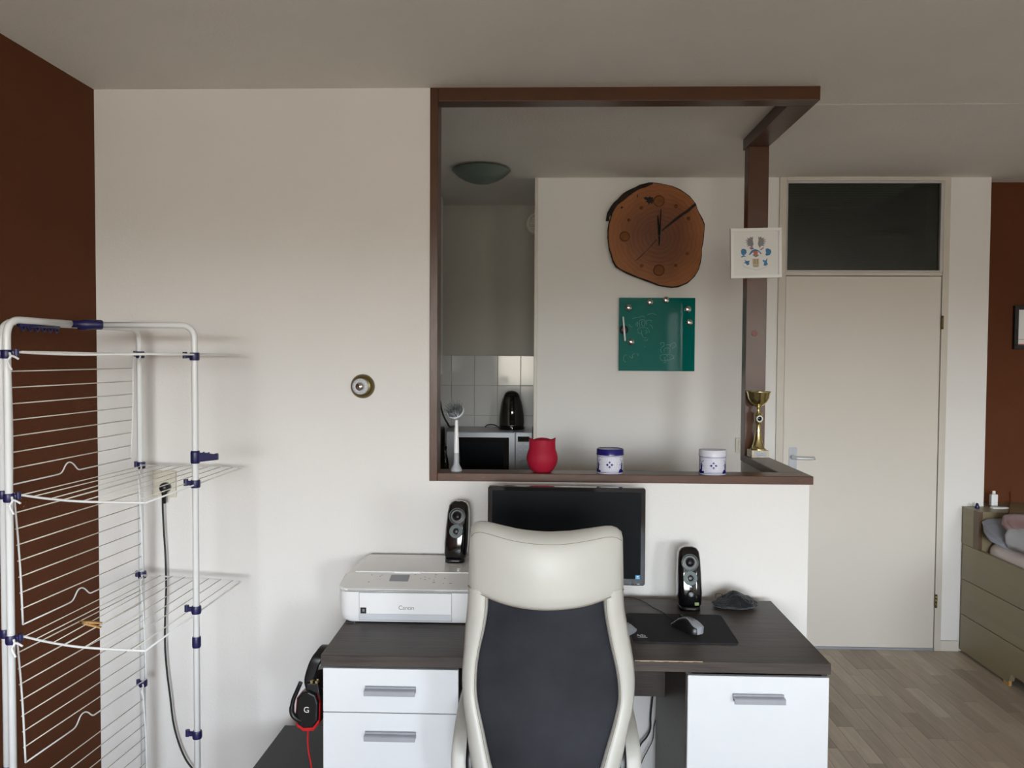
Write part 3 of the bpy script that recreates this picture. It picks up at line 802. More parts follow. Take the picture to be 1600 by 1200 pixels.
# cables in the knee space
b = BM(); Yc = 2.985
b_pts = [at(u, v, 2.96) for u, v in ((1022, 1070), (1019, 1095), (1016.5, 1120), (1016, 1139), (1010, 1152), (1000, 1165), (990, 1195), (985, 1240))]
tube(b, spline(b_pts, 6), .0035, 8); tag(obj('power_cable', b, M['cable']), 'thicker black cable hanging under the desk against the half wall', 'cable')
b = BM(); b_pts = [at(u, v, 2.96) for u, v in ((1032, 1105), (1027, 1118), (1022, 1135), (1020, 1155), (1012, 1172), (1003, 1190), (996, 1215), (990, 1250))]
tube(b, spline(b_pts, 6), .0016, 6); tag(obj('thin_cable', b, M['cable']), 'thin black cable beside the thicker one under the desk', 'cable')

# ------------------------------------------------------------------ office chair
CY = 1.985
chx = at(855, 1000, CY).x
oc = thing('office_chair', (chx, 2.22, 0), 'white leather office chair with a black mesh back, pushed up to the desk', 'office chair')
def Xc(u, v): return at(u, v, CY).x
def Zc(v, u=855): return at(u, v, CY).z
def bend(x, z): return CY + .055*((x-chx)/.21)**2 + .03*max(0, (z-.95)/.25)**2 - .05*max(0, (.9-z)/.4)**2
rowsL = [(925, 729, 762), (938, 728.5, 762), (960, 727, 761), (990, 724, 756), (1020, 722, 749), (1045, 720, 745), (1068, 719, 743.5), (1085, 719.5, 743.5), (1104, 721, 746), (1125, 724, 751), (1144, 727, 756), (1172, 731, 763), (1200, 737, 771), (1240, 748, 785), (1290, 765, 805)]
rowsR = [(925, 977, 944), (938, 977.5, 944), (960, 979, 945), (990, 984.5, 950), (1020, 990, 956), (1045, 994, 962), (1068, 996, 966), (1085, 996, 967.5), (1104, 994.5, 967), (1125, 991, 962), (1144, 985, 956), (1172, 978, 946), (1200, 970, 936), (1240, 955, 920), (1290, 938, 900)]
def smooth_rows(R):
    out = spline([(r[0], r[1], r[2]) for r in R], 4); return [(p.x, p.y, p.z) for p in out]
def pad_ring(xo, xi, z, th):
    """closed rounded cross-section between outer and inner edge at height z"""
    o = []
    n_ = 8
    for k in range(n_+1):
        s = k/n_; x = xo+(xi-xo)*s
        e = math.sin(PI*min(1, max(0, s)))**.45
        o.append((x, bend(x, z)-th*.5*e, z))
    for k in range(n_-1, 0, -1):
        s = k/n_; x = xo+(xi-xo)*s
        e = math.sin(PI*s)**.45
        o.append((x, bend(x, z)+th*.5*e+.004, z))
    return o
for R in (rowsL, rowsR):
    b = BM()
    loft(b, [pad_ring(Xc(xo, v), Xc(xi, v), Zc(v, xo), .042) for v, xo, xi in smooth_rows(R)])
    obj('side_bolster', b, M['leather'], oc, smooth_angle=180)
# headrest: rows from the curved seam to the top
b = BM(); nx = 28; rings = []
def hr_edges(k):   # k 0 bottom .. 1 top: left/right outer x in px
    return (728.5+(731-728.5)*k, 977.5+(977-977.5)*k)
top_pts = spline([(731, 842, 0), (732.5, 834, 0), (737, 826, 0), (747, 821.5, 0), (765, 822.5, 0), (800, 829, 0), (840, 833, 0), (880, 833.5, 0), (915, 830.5, 0), (945, 828, 0), (958, 828.5, 0), (968, 832.5, 0), (975, 839, 0), (977, 848, 0)], 4)
bot_pts = spline([(728.5, 925, 0), (760, 935.5, 0), (800, 944.5, 0), (846, 948.5, 0), (900, 946.5, 0), (940, 940, 0), (977.5, 930, 0)], 8)
def samp(P, s):
    L_ = [0]
    for a, c in zip(P[:-1], P[1:]): L_.append(L_[-1]+(c-a).length)
    t_ = s*L_[-1]
    for i in range(len(P)-1):
        if L_[i+1] >= t_: return P[i]+(P[i+1]-P[i])*((t_-L_[i])/max(1e-9, L_[i+1]-L_[i]))
    return P[-1]
nr = 16
front, back = [], []
for j in range(nr+1):
    k = j/nr; f_, g_ = [], []
    for i in range(nx+1):
        s = i/nx; B_, T_ = samp(bot_pts, s), samp(top_pts, s)
        u = B_.x+(T_.x-B_.x)*k; v = B_.y+(T_.y-B_.y)*k
        x, z = Xc(u, v), Zc(v, u)
        e = (math.sin(PI*min(max(s, 0), 1))**.35)*(min(1, (1-k)/.14)**.5 if k > .86 else 1)*(.75+.25*min(1, k/.1))
        y = bend(x, z)
        f_.append((x, y-.036*e-.008*math.sin(PI*k)*math.sin(PI*s), z)); g_.append((x, y+.034*e+.004, z))
    front.append(f_); back.append(g_)
for f_, g_ in zip(front, back): rings.append(f_+g_[::-1])
loft(b, rings); hr = obj('headrest', b, M['leather'], oc, smooth_angle=180)
# piped seam lines
def seam(pts, r=.0012): 
    b = BM(); tube(b, pts, r, 6); return b
sp_ = [Vector(p)+Vector((0, -.002, .002)) for p in front[0]]
obj('seam', seam(sp_), M['thread'], hr)
sp_ = [Vector(front[nr-2][i])+Vector((0, -.0005, 0)) for i in range(1, nx)]
obj('seam', seam(sp_, .0007), M['thread'], hr)
for R in (rowsL, rowsR):
    P = []
    for v, xo, xi in smooth_rows(R):
        x = Xc(xi+(xo-xi)*.12, v); z = Zc(v, xo); s = .88
        P.append((x, bend(x, z)-.021*math.sin(PI*s)**.45-.0006, z))
    obj('seam', seam(P[2:], .0008), M['thread'], hr)
# mesh panel
b = BM(); R1, R2 = smooth_rows(rowsL), smooth_rows(rowsR); G = []
for (v, a1, a2), (_, c1, c2) in zip(R1, R2):
    row = []
    for k in range(15):
        s = k/14; u = (a2-5)+(c2-a2+10)*s; x, z = Xc(u, v), Zc(v, u)
        row.append((x, bend(x, z)+.004, z))
    G.append(row)
loft(b, G, closed=False, cap=False)
t2 = bmesh.ops.extrude_face_region(b, geom=list(b.faces)); 
for e in t2['geom']:
    if isinstance(e, bmesh.types.BMVert): e.co.y += .006
obj('mesh_panel', b, M['mesh'], oc, smooth_angle=180)
# seat, armrests, column, base
b = BM()
rings = [[(chx+x, 2.27+y, z) for x, y in rrect(w_, d_, .09, 6)] for z, w_, d_ in ((.36, .30, .40), (.37, .34, .45), (.41, .36, .48), (.445, .36, .48), (.465, .33, .44), (.47, .28, .38))]
loft(b, rings); obj('seat', b, M['leather'], oc, smooth_angle=180)
for s in (-1, 1):
    ax = chx+s*.219
    path = [(ax-s*.04, 2.10, .40), (ax-s*.012, 2.06, .46), (ax, 2.06, .53), (ax, 2.09, .585), (ax, 2.20, .61), (ax, 2.34, .61), (ax, 2.42, .58), (ax, 2.44, .51), (ax-s*.01, 2.42, .46), (ax-s*.03, 2.38, .41)]
    P = spline(path, 6); b = BM(); rings = []
    for i, p in enumerate(P):
        d = (P[min(i+1, len(P)-1)]-P[max(0, i-1)]).normalized(); n = d.cross(Vector((1, 0, 0))).normalized()
        rings.append([p+Vector((x, 0, 0))+n*y for x, y in rrect(.044, .026, .012, 4)])
    loft(b, rings); ar = obj('armrest', b, M['leather'], oc, smooth_angle=180)
    b = BM(); rings = []
    for i, p in enumerate(P):
        d = (P[min(i+1, len(P)-1)]-P[max(0, i-1)]).normalized(); n = d.cross(Vector((1, 0, 0))).normalized()
        rings.append([p+Vector((x-s*.027, 0, 0))+n*y for x, y in rrect(.022, .036, .006, 2)])
    loft(b, rings); obj('armrest_core', b, M['black_pl'], ar, smooth_angle=180)
b = BM()
tube(b, corner([(chx, 2.27, .385), (chx, 2.03, .385), (chx, 1.99, .46), (chx, 2.01, .60)], .05), .022, 12); obj('back_bracket', b, M['black_pl'], oc)
b = BM(); lathe(b, [(0, .07), (.028, .07), (.028, .25), (.018, .25), (.018, .385), (.06, .39), (.06, .40), (0, .40)], 20, (chx, 2.27, 0)); obj('gas_column', b, M['black_pl'], oc)
for k in range(5):
    a = 2*PI*k/5+.3; d = Vector((math.cos(a), math.sin(a), 0)); b = BM()
    tube(b, [Vector((chx, 2.27, .11)), Vector((chx, 2.27, .105))+d*.15, Vector((chx, 2.27, .085))+d*.29], [.026, .02, .015], 10); lg = obj('leg', b, M['black_pl'], oc)
    b = BM(); c = Vector((chx, 2.27, .03))+d*.285
    for s in (-.014, .014):
        lathe(b, [(0, -.008), (.026, -.008), (.029, 0), (.026, .008), (0, .008)], 18, M=Matrix.Translation(c) @ Matrix.Rotation(a, 4, 'Z') @ Matrix.Translation((0, s, 0)) @ Matrix.Rotation(PI/2, 4, 'X'))
    lathe(b, [(0, 0), (.008, 0), (.008, .05), (0, .05)], 10, c); obj('castor', b, M['black_pl'], lg)

# ------------------------------------------------------------------ headset, low black box
hy = 2.42
hs = thing('headset', tuple(at(484, 1108, hy)), 'black and red gaming headset hanging at the left side of the desk', 'headset')
hexp = [(.004, .054), (.026, .045), (.034, .02), (.032, -.03), (.016, -.052), (-.012, -.055), (-.030, -.044), (-.034, -.012), (-.030, .032), (-.016, .05)]
c = at(483, 1108, hy)
HM = FACE(c.x, hy, c.z, yaw=-.08) @ Matrix.Scale(1.12, 4)
b = BM(); prism(b, [(x*1.02, y*1.03) for x, y in hexp], .012, HM @ Matrix.Translation((0, 0, 0)), .003); rp = obj('ear_cup_rim', b, M['redpl'], hs); rp['label'] = 'red rim'
b = BM(); prism(b, [(x*.93, y*.93+.004) for x, y in hexp], .012, HM @ Matrix.Translation((.001, .002, .008)), .006); ec = obj('ear_cup', b, M['black_pl'], hs)
text_obj('lettering', 'G', .022, HM @ Matrix.Translation((0, .006, .0202)), M['white_print'], ec)
b = BM(); prism(b, [(x*1.05, y*1.0) for x, y in hexp], .035, HM @ Matrix.Translation((0, 0, -.035)), .006); obj('ear_cushion', b, M['black_pl'], hs)
band = [at(492, 1085, hy), at(484, 1066, hy+.01), at(488, 1046, hy+.01), at(494, 1032, hy+.01), at(500, 1023, hy+.02)]
P = spline(band+[Vector((-.64, hy+.055, .688)), Vector((-.64, hy+.10, .655)), Vector((-.645, hy+.14, .61)), Vector((-.65, hy+.17, .55))], 5)
P = [Vector((min(p.x, DX0-.018), p.y, p.z)) for p in P]
b = BM(); rings = []
for i, p in enumerate(P):
    d = (P[min(i+1, len(P)-1)]-P[max(0, i-1)]).normalized(); n = Vector((1, 0, 0)); n = (n-d*n.dot(d)).normalized(); q_ = d.cross(n)
    rings.append([p+n*x+q_*y for x, y in rrect(.032, .014, .005, 3)])
loft(b, rings); hb = obj('headband', b, M['black_pl'], hs, smooth_angle=60)
for u in (487, 494.5):
    a = at(u, 1065.5, hy-.02); b = BM(); box(b, a.x-.0045, a.x+.0045, hy-.022, hy-.008, a.z-.005, a.z+.004, .001, 1); o = obj('band_clip', b, M['gold'], hb)
    o['label'] = 'gold coloured clip'
a = at(487, 1075, hy); b = BM(); prism(b, [(-.016, .03), (.018, .03), (.026, -.02), (-.024, -.02)], .016, FACE(a.x+.004, hy+.006, a.z-.012), .003); obj('yoke', b, M['black_pl'], hs)
b = BM(); tube(b, spline([at(476, 1128, hy-.01), at(462, 1122, hy-.02), at(456, 1112, hy-.02), at(458, 1095, hy-.02), at(464, 1080, hy-.02), at(470, 1066, hy-.02)], 5), [.008]*13+[.0065]*13, 10); obj('microphone_boom', b, M['black_pl'], hs)
b = BM(); c2 = Vector((c.x-.0, hy+.19, c.z+.01)); prism(b, hexp, .04, FACE(c2.x, c2.y, c2.z) , .006); obj('ear_cushion', b, M['black_pl'], hs)
b = BM(); tube(b, spline([at(482, 1137, hy), at(481, 1150, hy), at(482, 1172, hy), at(486, 1195, hy), at(490, 1230, hy), at(497, 1290, hy)], 6), .0028, 8); obj('cable', b, M['redpl'], hs)
b = BM(); tube(b, [(DX0+.02, hy+.075, ZD-.0365), (DX0-.005, hy+.075, ZD-.050), (DX0-.035, hy+.075, ZD-.052), (DX0-.040, hy+.075, ZD-.038)], .004, 8); 
tag(obj('hook', b, M['black_pl']), 'small black hook under the left edge of the desktop carrying the headset', 'hook')

bx = thing('low_box', (-.76, 2.66, 0), 'low black box unit on the floor beside the left desk pedestal', 'box')
zb_ = at(450, 1135, 2.88).z; RB = Matrix.Translation((-.635, 2.88, 0)) @ Matrix.Rotation(-.03, 4, 'Z')
b = BM(); box(b, -.26, 0, -.50, 0, .012, zb_-.018, .003, 1, RB); obj('body', b, M['blackbox'], bx)
b = BM(); box(b, -.265, .005, -.505, .003, zb_-.018, zb_, .002, 1, RB); obj('top', b, M['blackbox'], bx)
for x in (-.23, -.03):
    for y in (-.46, -.04):
        b = BM(); lathe(b, [(0, 0), (.015, 0), (.015, .013), (0, .013)], 12, M=RB @ Matrix.Translation((x, y, 0))); obj('foot', b, M['black_pl'], bx)
# ------------------------------------------------------------------ drying rack
YF1, YR1 = 2.22, 2.88          # front and rear uprights
xr_l = at(13, 700, 2.20).x; xr_b = at(218, 640, YR1).x; xr_r = at(305, 700, 2.50).x
rack = thing('drying_rack', (-1.25, 2.5, 0), 'white tower clothes drying rack with navy joints in the left corner', 'drying rack')
ZL = [CAMZ+.001, CAMZ-.392, CAMZ-.785, CAMZ-1.178]
zt_b = at(200, 514, YR1).z; zt_f = at(60, 501, 2.3).z; zt_r = at(240, 508, 2.5).z; xP2 = at(4, 700, 2.25).x
xB = xr_l-.0125
TR = .0095
b = BM(); tube(b, corner([(xP2, 2.25, .03), (xP2, 2.25, zt_b), (xr_b, YR1, zt_b), (xr_b+.004, YR1, .03)], .05, 8), TR, 12); obj('tube_frame', b, M['rackw'], rack)
JY = 2.50; pj = at(122, 507, JY-.02)
b = BM(); tube(b, corner([(xr_l, 2.20, .03), (xr_l, 2.20, zt_f), (pj.x-.004, JY-.03, zt_f-.003)], .05, 8), TR+.0006, 12); obj('tube_frame', b, M['rackw'], rack)
b = BM(); pa = at(155, 508, JY); tube(b, corner([(pa.x, JY, zt_r), (xr_r, JY, zt_r), (xr_r, JY, .03)], .045, 8), TR, 12); obj('tube_frame', b, M['rackw'], rack)
b = BM(); pA, pB = Vector((pj.x-.006, JY-.045, zt_f-.003)), Vector((pa.x+.012, JY, zt_r))
tube(b, [pA, pA+(pB-pA)*.3, pA+(pB-pA)*.36, pA+(pB-pA)*.95, pB], [.011, .011, .015, .015, .012], 14)
lathe(b, [(0, -.016), (.016, -.016), (.016, .012), (0, .012)], 16, (pA.x+.022, JY-.02, zt_r)); obj('hinge_joint', b, M['navy'], rack)
for (fx, fy), (gx, gy) in (((xr_l, 2.20), (xP2, 2.25)), ((xr_r, JY), None), ((xr_b+.004, YR1), None)) if False else []: pass
for x, y in ((xr_l, 2.20), (xP2, 2.25), (xr_b+.004, YR1), (xr_r, JY)):
    b = BM(); lathe(b, [(0, 0), (.018, 0), (.018, .03), (.0125, .04), (0, .04)], 14, (x, y, 0)); obj('foot', b, M['navy'], rack)
# toothed hanger strip under the top tube
b = BM(); s0 = Vector((xr_l+.004, 2.245, zt_f-.014)); s1 = Vector((xr_l+.008, 2.43, zt_f-.015))
tube(b, [s0, s1], .006, 8)
for k in range(6):
    p = s0+(s1-s0)*((k+.4)/6); tube(b, spline([p+Vector((0, -.006, 0)), p+Vector((0, .002, -.012)), p+Vector((0, .010, -.014)), p+Vector((0, .015, -.006))], 3), .0035, 6)
obj('hanger_strip', b, M['navy'], rack)

def clamp(x, y, z, dx=0, dy=0, h=.024, r=.0135, ext=.03):
    b = BM(); lathe(b, [(.0, -h/2), (r, -h/2), (r+.0012, -h/2+.004), (r+.0012, h/2-.004), (r, h/2), (0, h/2)], 14, (x, y, z))
    if dx or dy:
        e = Vector((x+dx*ext, y+dy*ext, z+.002)); s = Vector((x, y, z+.002))
        n_ = Vector((-dy, dx, 0))*.005
        t = bmesh.new(); lo, hi = -.007, .007
        vs_ = [t.verts.new(p+n_*k+Vector((0, 0, q))) for p in (s, e) for k in (-1, 1) for q in (lo, hi)]
        for f in ((0, 1, 3, 2), (4, 6, 7, 5), (0, 4, 5, 1), (2, 3, 7, 6), (0, 2, 6, 4), (1, 5, 7, 3)): t.faces.new([vs_[i] for i in f])
        bmesh.ops.bevel(t, geom=list(t.edges), offset=.0015, segments=1, affect='EDGES'); merge(b, t)
        lathe(b, [(0, -.008), (.007, -.008), (.007, .012), (0, .012)], 10, e)
    return obj('clamp', b, M['navy'], rack, smooth_angle=40)
for z in ZL:
    clamp(xr_l, 2.20, z-.002, .9, .3, ext=.024); clamp(xP2, 2.25, z-.002)
    clamp(xr_b+.004, YR1, z-.002, -1, -.2, ext=.016); clamp(xr_r, JY, z-.006, -1, 0)
clamp(xr_r, JY, at(305, 1003, JY).z, h=.034, r=.012)

# shelves folded out to the right on three levels
def wire(name, pts, r, m='wire', seg=6, parent=None):
    b = BM(); tube(b, pts, r, seg); return obj(name, b, M[m], parent or rack)
for li, z in enumerate(ZL[:3]):
    FL = Vector((xr_l+.016, 2.215, z+.004)); 
    FR = at(227, (551.5, 785, 1012)[li], 2.185); BR = at(377, (551.5, 732, 912)[li], YR1-.0); BL = Vector((xr_b+.006, YR1-.012, z))
    zz = z if li == 0 else (FR.z+BR.z)/2
    FR.z = zz; BR.z = zz
    sag = FL.lerp(FR, .5)+Vector((0, -.018, -.004))
    P = spline([FL, FL.lerp(FR, .25)+Vector((0, -.013, -.003)), sag, FL.lerp(FR, .78)+Vector((0, -.010, -.002)), FR], 5)
    sh = wire('shelf_rail', corner(P+[BR, BL], .012, 4) if False else P, .0034, 'rackw', 8)
    wire('shelf_rail', corner([FR, BR, BL], .015, 4), .0027, 'rackw', 8)
    n_ = 8
    for k in range(n_):
        s = (k+.6)/(n_+.3)
        a = P[min(len(P)-1, int(s*(len(P)-1)))].copy(); c = BL.lerp(BR, s)
        a.z += .003; c.z += .002
        wire('wire', [a+Vector((0, -.003, 0)), c+Vector((0, .003, 0))], .0015)
# wings hanging straight down on the left side, four levels
for li, z in enumerate(ZL):
    drop = .366
    f0 = Vector((at((16, 20, 21, 21)[li], 700, 2.225).x, 2.228, z-.004)); f1 = Vector((at((18, 32, 33, 34)[li], 700, 2.24).x, 2.24, z-drop))
    r0 = Vector((at((209, 214, 217, 219)[li], 700, YR1-.03).x, YR1-.03, z-.004)); r1 = Vector((at((204, 221, 225, 225)[li], 700, YR1-.035).x, YR1-.035, z-drop))
    wire('wing_rail', spline([f0, f0.lerp(f1, .5)+Vector((.003, 0, 0)), f1], 4), .0028, 'rackw', 8)
    wire('wing_rail', spline([r0, r0.lerp(r1, .5)+Vector((.004, 0, 0)), r1], 4), .0028, 'rackw', 8)
    for k in range(8):
        s = (k+1)/8; a = f0.lerp(f1, s); c = r0.lerp(r1, s)
        if k < 7: wire('wire', [a+Vector((0, -.004, 0)), c+Vector((0, .004, 0))], .0018)
        else:
            m1, m2, m3, m4, m5 = a.lerp(c, .36), a.lerp(c, .40), a.lerp(c, .43), a.lerp(c, .46), a.lerp(c, .50)
            U = Vector((0, 0, 1))
            wire('wire', [a]+spline([a.lerp(c, .3), m1+U*.003, m2+U*.026, m3+U*.030, m4+U*.022, m5+U*.002, a.lerp(c, .54)], 5)+[c], .0022, 'rackw', 8)
    # white hook at the front corner
    h0 = Vector((xr_l+.014, 2.19, z+.002))
    hk = wire('end_hook', spline([h0, h0+Vector((.004, -.004, -.012)), h0+Vector((-.002, -.006, -.024)), h0+Vector((.010, -.008, -.047))], 5), .0032, 'white_pl', 8)
    b = BM(); tube(b, spline([h0+Vector((.003, -.004, -.008)), h0+Vector((.014, -.004, -.010)), h0+Vector((.027, -.004, -.017))], 4), .003, 8); obj('end_hook', b, M['white_pl'], rack)
    h0 = Vector((xr_b+.012, YR1-.02, z+.002))
    wire('end_hook', spline([h0, h0+Vector((.004, -.004, -.012)), h0+Vector((-.002, -.006, -.024)), h0+Vector((.006, -.008, -.04))], 5), .0028, 'white_pl', 8)
# navy clothes hanger holder on the right upright
hh = at(318, 714, JY); b = BM()
lathe(b, [(0, -.020), (.0125, -.020), (.0140, -.016), (.0140, .014), (.0125, .019), (0, .019)], 14, (xr_r, JY, hh.z))
prism(b, [(0, -.017), (.0, .017), (.012, .013), (.024, .013), (.026, .016), (.028, .013), (.040, .012), (.042, .015), (.044, .011), (.058, .009), (.066, .012), (.071, .010), (.071, -.008)], .010, FACE(xr_r, JY+.005, hh.z))
o = obj('hanger_holder', b, M['navy'], rack)

# wooden clothes peg on the third level
pc = at(140, 974, 2.33)
pg = thing('clothes_peg', tuple(pc), 'wooden clothes peg clipped to a rack wire', 'clothes peg')
PM = Matrix.Translation(pc) @ Matrix.Rotation(.0, 4, 'Z') @ Matrix.Rotation(.12, 4, 'Y')
for s, a in ((1, .09), (-1, -.13)):
    b = BM(); prism(b, [(-.030, 0), (-.028, s*.004), (0, s*.006), (.034, s*.004), (.036, s*.001), (.01, 0)], .009, PM @ Matrix.Translation((0, .0045, s*.0006)) @ Matrix.Rotation(-a, 4, 'Y') @ Matrix.Rotation(PI/2, 4, 'X')); obj('peg_arm', b, M['pin'], pg)
b = BM(); lathe(b, [(0, -.0055), (.003, -.0055), (.003, .0055), (0, .0055)], 10, M=PM @ Matrix.Rotation(PI/2, 4, 'X')); obj('spring', b, M['steel'], pg)

# ------------------------------------------------------------------ socket, plug, cable, thermostat
YW = YN
so = thing('wall_socket', tuple(at(258, 776, YW)), 'cream double wall socket behind the drying rack', 'socket')
s0, s1 = at(240, 735, YW), at(276.5, 776.5, YW)
b = BM(); box(b, s0.x, s1.x, YW-.012, YW, s1.z, s0.z, .003, 2); obj('plate', b, M['sock'], so)
for v in (747, 768):
    c = at(258, v, YW-.012); b = BM(); lathe(b, [(.0205, 0), (.0205, .002), (.019, .0025), (.0185, -.004), (0, -.004)], 28, M=FACE(c.x+.002, YW-.0115, c.z)); so_ = obj('socket_well', b, M['sock'], so)
    b = BM()
    for dx in (-.009, .0095): lathe(b, [(0, 0), (.0028, 0), (.0026, .0006), (0, .0006)], 10, M=FACE(c.x+.002+dx, YW-.0076+.0, c.z+.001))
    obj('pin_hole', b, M['cable'], so_)
pp = at(257, 762, YW-.03)
pl_ = thing('mains_lead', tuple(pp), 'black mains plug and long black cable hanging from the socket', 'power cord')
b = BM(); lathe(b, [(0, 0), (.018, 0), (.019, .01), (.017, .024), (.010, .030), (0, .031)], 20, M=FACE(pp.x, YW-.014, pp.z)); tube(b, [(pp.x, YW-.030, pp.z-.003), (pp.x-.001, YW-.031, pp.z-.02), (pp.x-.0015, YW-.030, pp.z-.036), (pp.x-.0015, YW-.029, pp.z-.058)], [.014, .010, .0072, .006], 12); obj('plug', b, M['black_pl'], pl_)
P = [at(u, v, YW-.026) for u, v in ((254, 778), (254.5, 800), (256, 830), (258.5, 870), (259.5, 920), (258, 965), (258, 1010), (261, 1050), (266, 1090), (271, 1130), (280, 1163), (290, 1186), (300, 1200), (312, 1215), (325, 1235))]
P.append(Vector((P[-1].x+.06, YW-.06, .006)))
b = BM(); tube(b, spline(P, 6), .0036, 8); obj('cable', b, M['cable'], pl_)

tp = at(567, 603.5, YW)
th_ = thing('thermostat', (tp.x, YW, tp.z), 'round brass and silver thermostat on the white wall', 'thermostat')
b = BM(); lathe(b, [(0, 0), (.0435, 0), (.0445, .002), (.0425, .009), (.036, .018), (.030, .022), (0, .022)], 48, M=FACE(tp.x, YW, tp.z)); obj('base_ring', b, M['brass'], th_)
TM = FACE(tp.x-.0035, YW-.02, tp.z)
b = BM(); lathe(b, [(0, 0), (.029, 0), (.029, .010), (.0275, .013), (.0175, .0145), (.0165, .0135), (0, .0135)], 40, M=TM); dl = obj('dial', b, M['silver_pl'] if False else M['ltgrey'], th_)
b = BM(); lathe(b, [(0, .013), (.015, .013), (.0155, .020), (.0135, .024), (0, .0245)], 32, M=TM); obj('knob', b, M['silver'], th_)
b = BM()
for k in range(14):
    a = 2*PI*k/14; box(b, -.0006, .0006, .0205, .0245, 0, .0004, M=TM @ Matrix.Rotation(a, 4, 'Z') @ Matrix.Translation((0, 0, .0138)))
obj('dial_marks', b, M['grey_print'], dl)

# ------------------------------------------------------------------ clock
YCk = YD-.045
ol = [(400,85),(430,88),(470,95),(505,104),(540,120),(568,138),(590,155),(612,180),(625,197),(633,222),(640,240),(655,270),(668,300),(668,335),(665,370),(660,400),(655,430),(655,465),(648,500),(640,535),(618,570),(598,592),(580,605),(556,616),(530,625),(500,628),(470,625),(432,618),(400,605),(366,592),(330,580),(296,565),(260,550),(232,536),(210,520),(193,492),(185,460),(175,430),(170,400),(167,365),(168,330),(172,300),(180,275),(188,245),(205,212),(240,172),(290,132),(332,108),(366,92)]
def zc(p): return (900+p[0]/3.3333, 260+p[1]/3.3333)
op = [at(*zc(p), YCk) for p in ol]
cx_ = sum(p.x for p in op)/len(op)
lp = min(p.z for p in op)
ck = thing('wall_clock', (at(1030, 366, YCk).x, YD, lp), 'wall clock made from a round tree slice, above the green glass board', 'clock')
cc_ = at(1030, 363, YCk)
def ring(y, sc, jit=0, seed=0):
    o = []
    for i, p in enumerate(op):
        j = 1+jit*noise.noise(Vector((i*1.7, seed, 0)))
        o.append((cc_.x+(p.x-cc_.x)*sc*j, y, cc_.z+(p.z-cc_.z)*sc*j))
    return o
b = BM(); loft(b, [ring(YCk, .975), ring(YCk, .99), ring(YCk+.004, .998), ring(YD-.002, .975)], smooth=False); face_ = obj('wood_slice', b, M['slice'], ck)
rings = []
for k, (y, sc) in enumerate(((YCk+.001, .992), (YCk-.001, 1.004), (YCk+.012, 1.012), (YCk+.028, 1.004), (YD-.004, .985))):
    rings.append(ring(y, sc, .018, k))
b = BM(); loft(b, rings, True, False); obj('bark_rim', b, M['bark'], ck)
bark = [(162,280),(160,262),(168,240),(175,225),(185,208),(200,188),(218,172),(240,150),(262,135),(290,118),(312,106),(330,98),(352,92),(378,86),(400,84)]
o1 = [at(*zc(p), YCk) for p in bark]
b = BM(); rr_ = random.Random(2); rings = []
for i, p in enumerate(o1):
    d = Vector((cc_.x-p.x, 0, cc_.z-p.z)).normalized(); j = rr_.uniform(-.003, .003); wd = .022*math.sin(PI*(i+.6)/(len(o1)+.2))**.5+rr_.uniform(0, .005)
    q0, q1 = p-d*(.002+j), p+d*wd
    rings.append([(q0.x, YCk-.003, q0.z), (q1.x, YCk-.003+j, q1.z), (q1.x, YCk+.006, q1.z), (q0.x, YD-.006, q0.z)])
loft(b, rings, smooth=False); obj('bark', b, M['bark'], ck)
def flat(pts, m, name, parent, th=.0015, y=YCk, conv=zc):
    P = [at(*conv(p), y) for p in pts]; b = BM()
    loft(b, [[(p.x, y-th, p.z) for p in P], [(p.x, y+.001, p.z) for p in P]], smooth=False); return obj(name, b, m, parent)
cr_ = flat([(622,190),(600,205),(575,228),(548,246),(520,266),(490,292),(462,316),(444,336),(446,341),(470,322),(500,299),(530,277),(556,256),(584,240),(606,220),(624,204)], M['dkwood'], 'crack', ck)
flat([(300,497),(318,484),(345,458),(372,433),(400,402),(420,378),(421,382),(398,410),(370,438),(344,464),(320,487)], M['dkwood'], 'crack', ck, .0008)
flat([(352,162),(368,158),(372,164),(385,156),(392,162),(402,160),(400,172),(410,180),(398,186),(400,194),(386,190),(376,200),(374,188),(362,184),(370,176),(358,172)], M['dkwood'], 'knot', ck, .0008)
flat([(232,212),(240,207),(246,213),(236,222)], M['dkwood'], 'knot', ck, .0006)
flat([(318,150),(323,146),(323,160),(319,164)], M['dkwood'], 'knot', ck, .0006)
for (u, v, r, hgt) in ((432,180,27,.003),(253,365,24,.003),(432,541,27,.003),(340,216,8,.011),(520,208,9,.011),(276,280,8,.011),(586,272,9,.011),(342,518,9,.011),(519,517,9,.011),(580,453,8,.011)):
    c = at(*zc((u, v)), YCk); R_ = r/3.333/F*YCk
    b = BM(); lathe(b, [(0, 0), (R_, 0), (R_, hgt*.8), (R_*.85, hgt), (0, hgt)] if r > 12 else [(0, 0), (R_, 0), (R_, hgt*.5), (R_*.75, hgt*.85), (0, hgt)], 24, M=FACE(c.x, YCk, c.z)); pg_ = obj('hour_marker', b, M['peg'], ck)
    if r > 12:
        b = BM(); lathe(b, [(R_+.0001, -.001), (R_+.0022, -.001), (R_+.0022, .0006), (R_+.0001, .0006)], 28, M=FACE(c.x, YCk, c.z)); obj('groove', b, M['dkwood'], pg_)
def hand(pts, name, y):
    P = [at(*zc(p), y) for p in pts]; b = BM(); loft(b, [[(p.x, y-.0012, p.z) for p in P], [(p.x, y, p.z) for p in P]], smooth=False); return obj(name, b, M['hand'], ck)
hand([(423,257),(429,257),(438,330),(437,400),(433,404),(430,380)], 'hour_hand', YCk-.008)
hand([(441,223),(445,223),(441,330),(436,412),(431,412),(430,396)], 'minute_hand', YCk-.011)
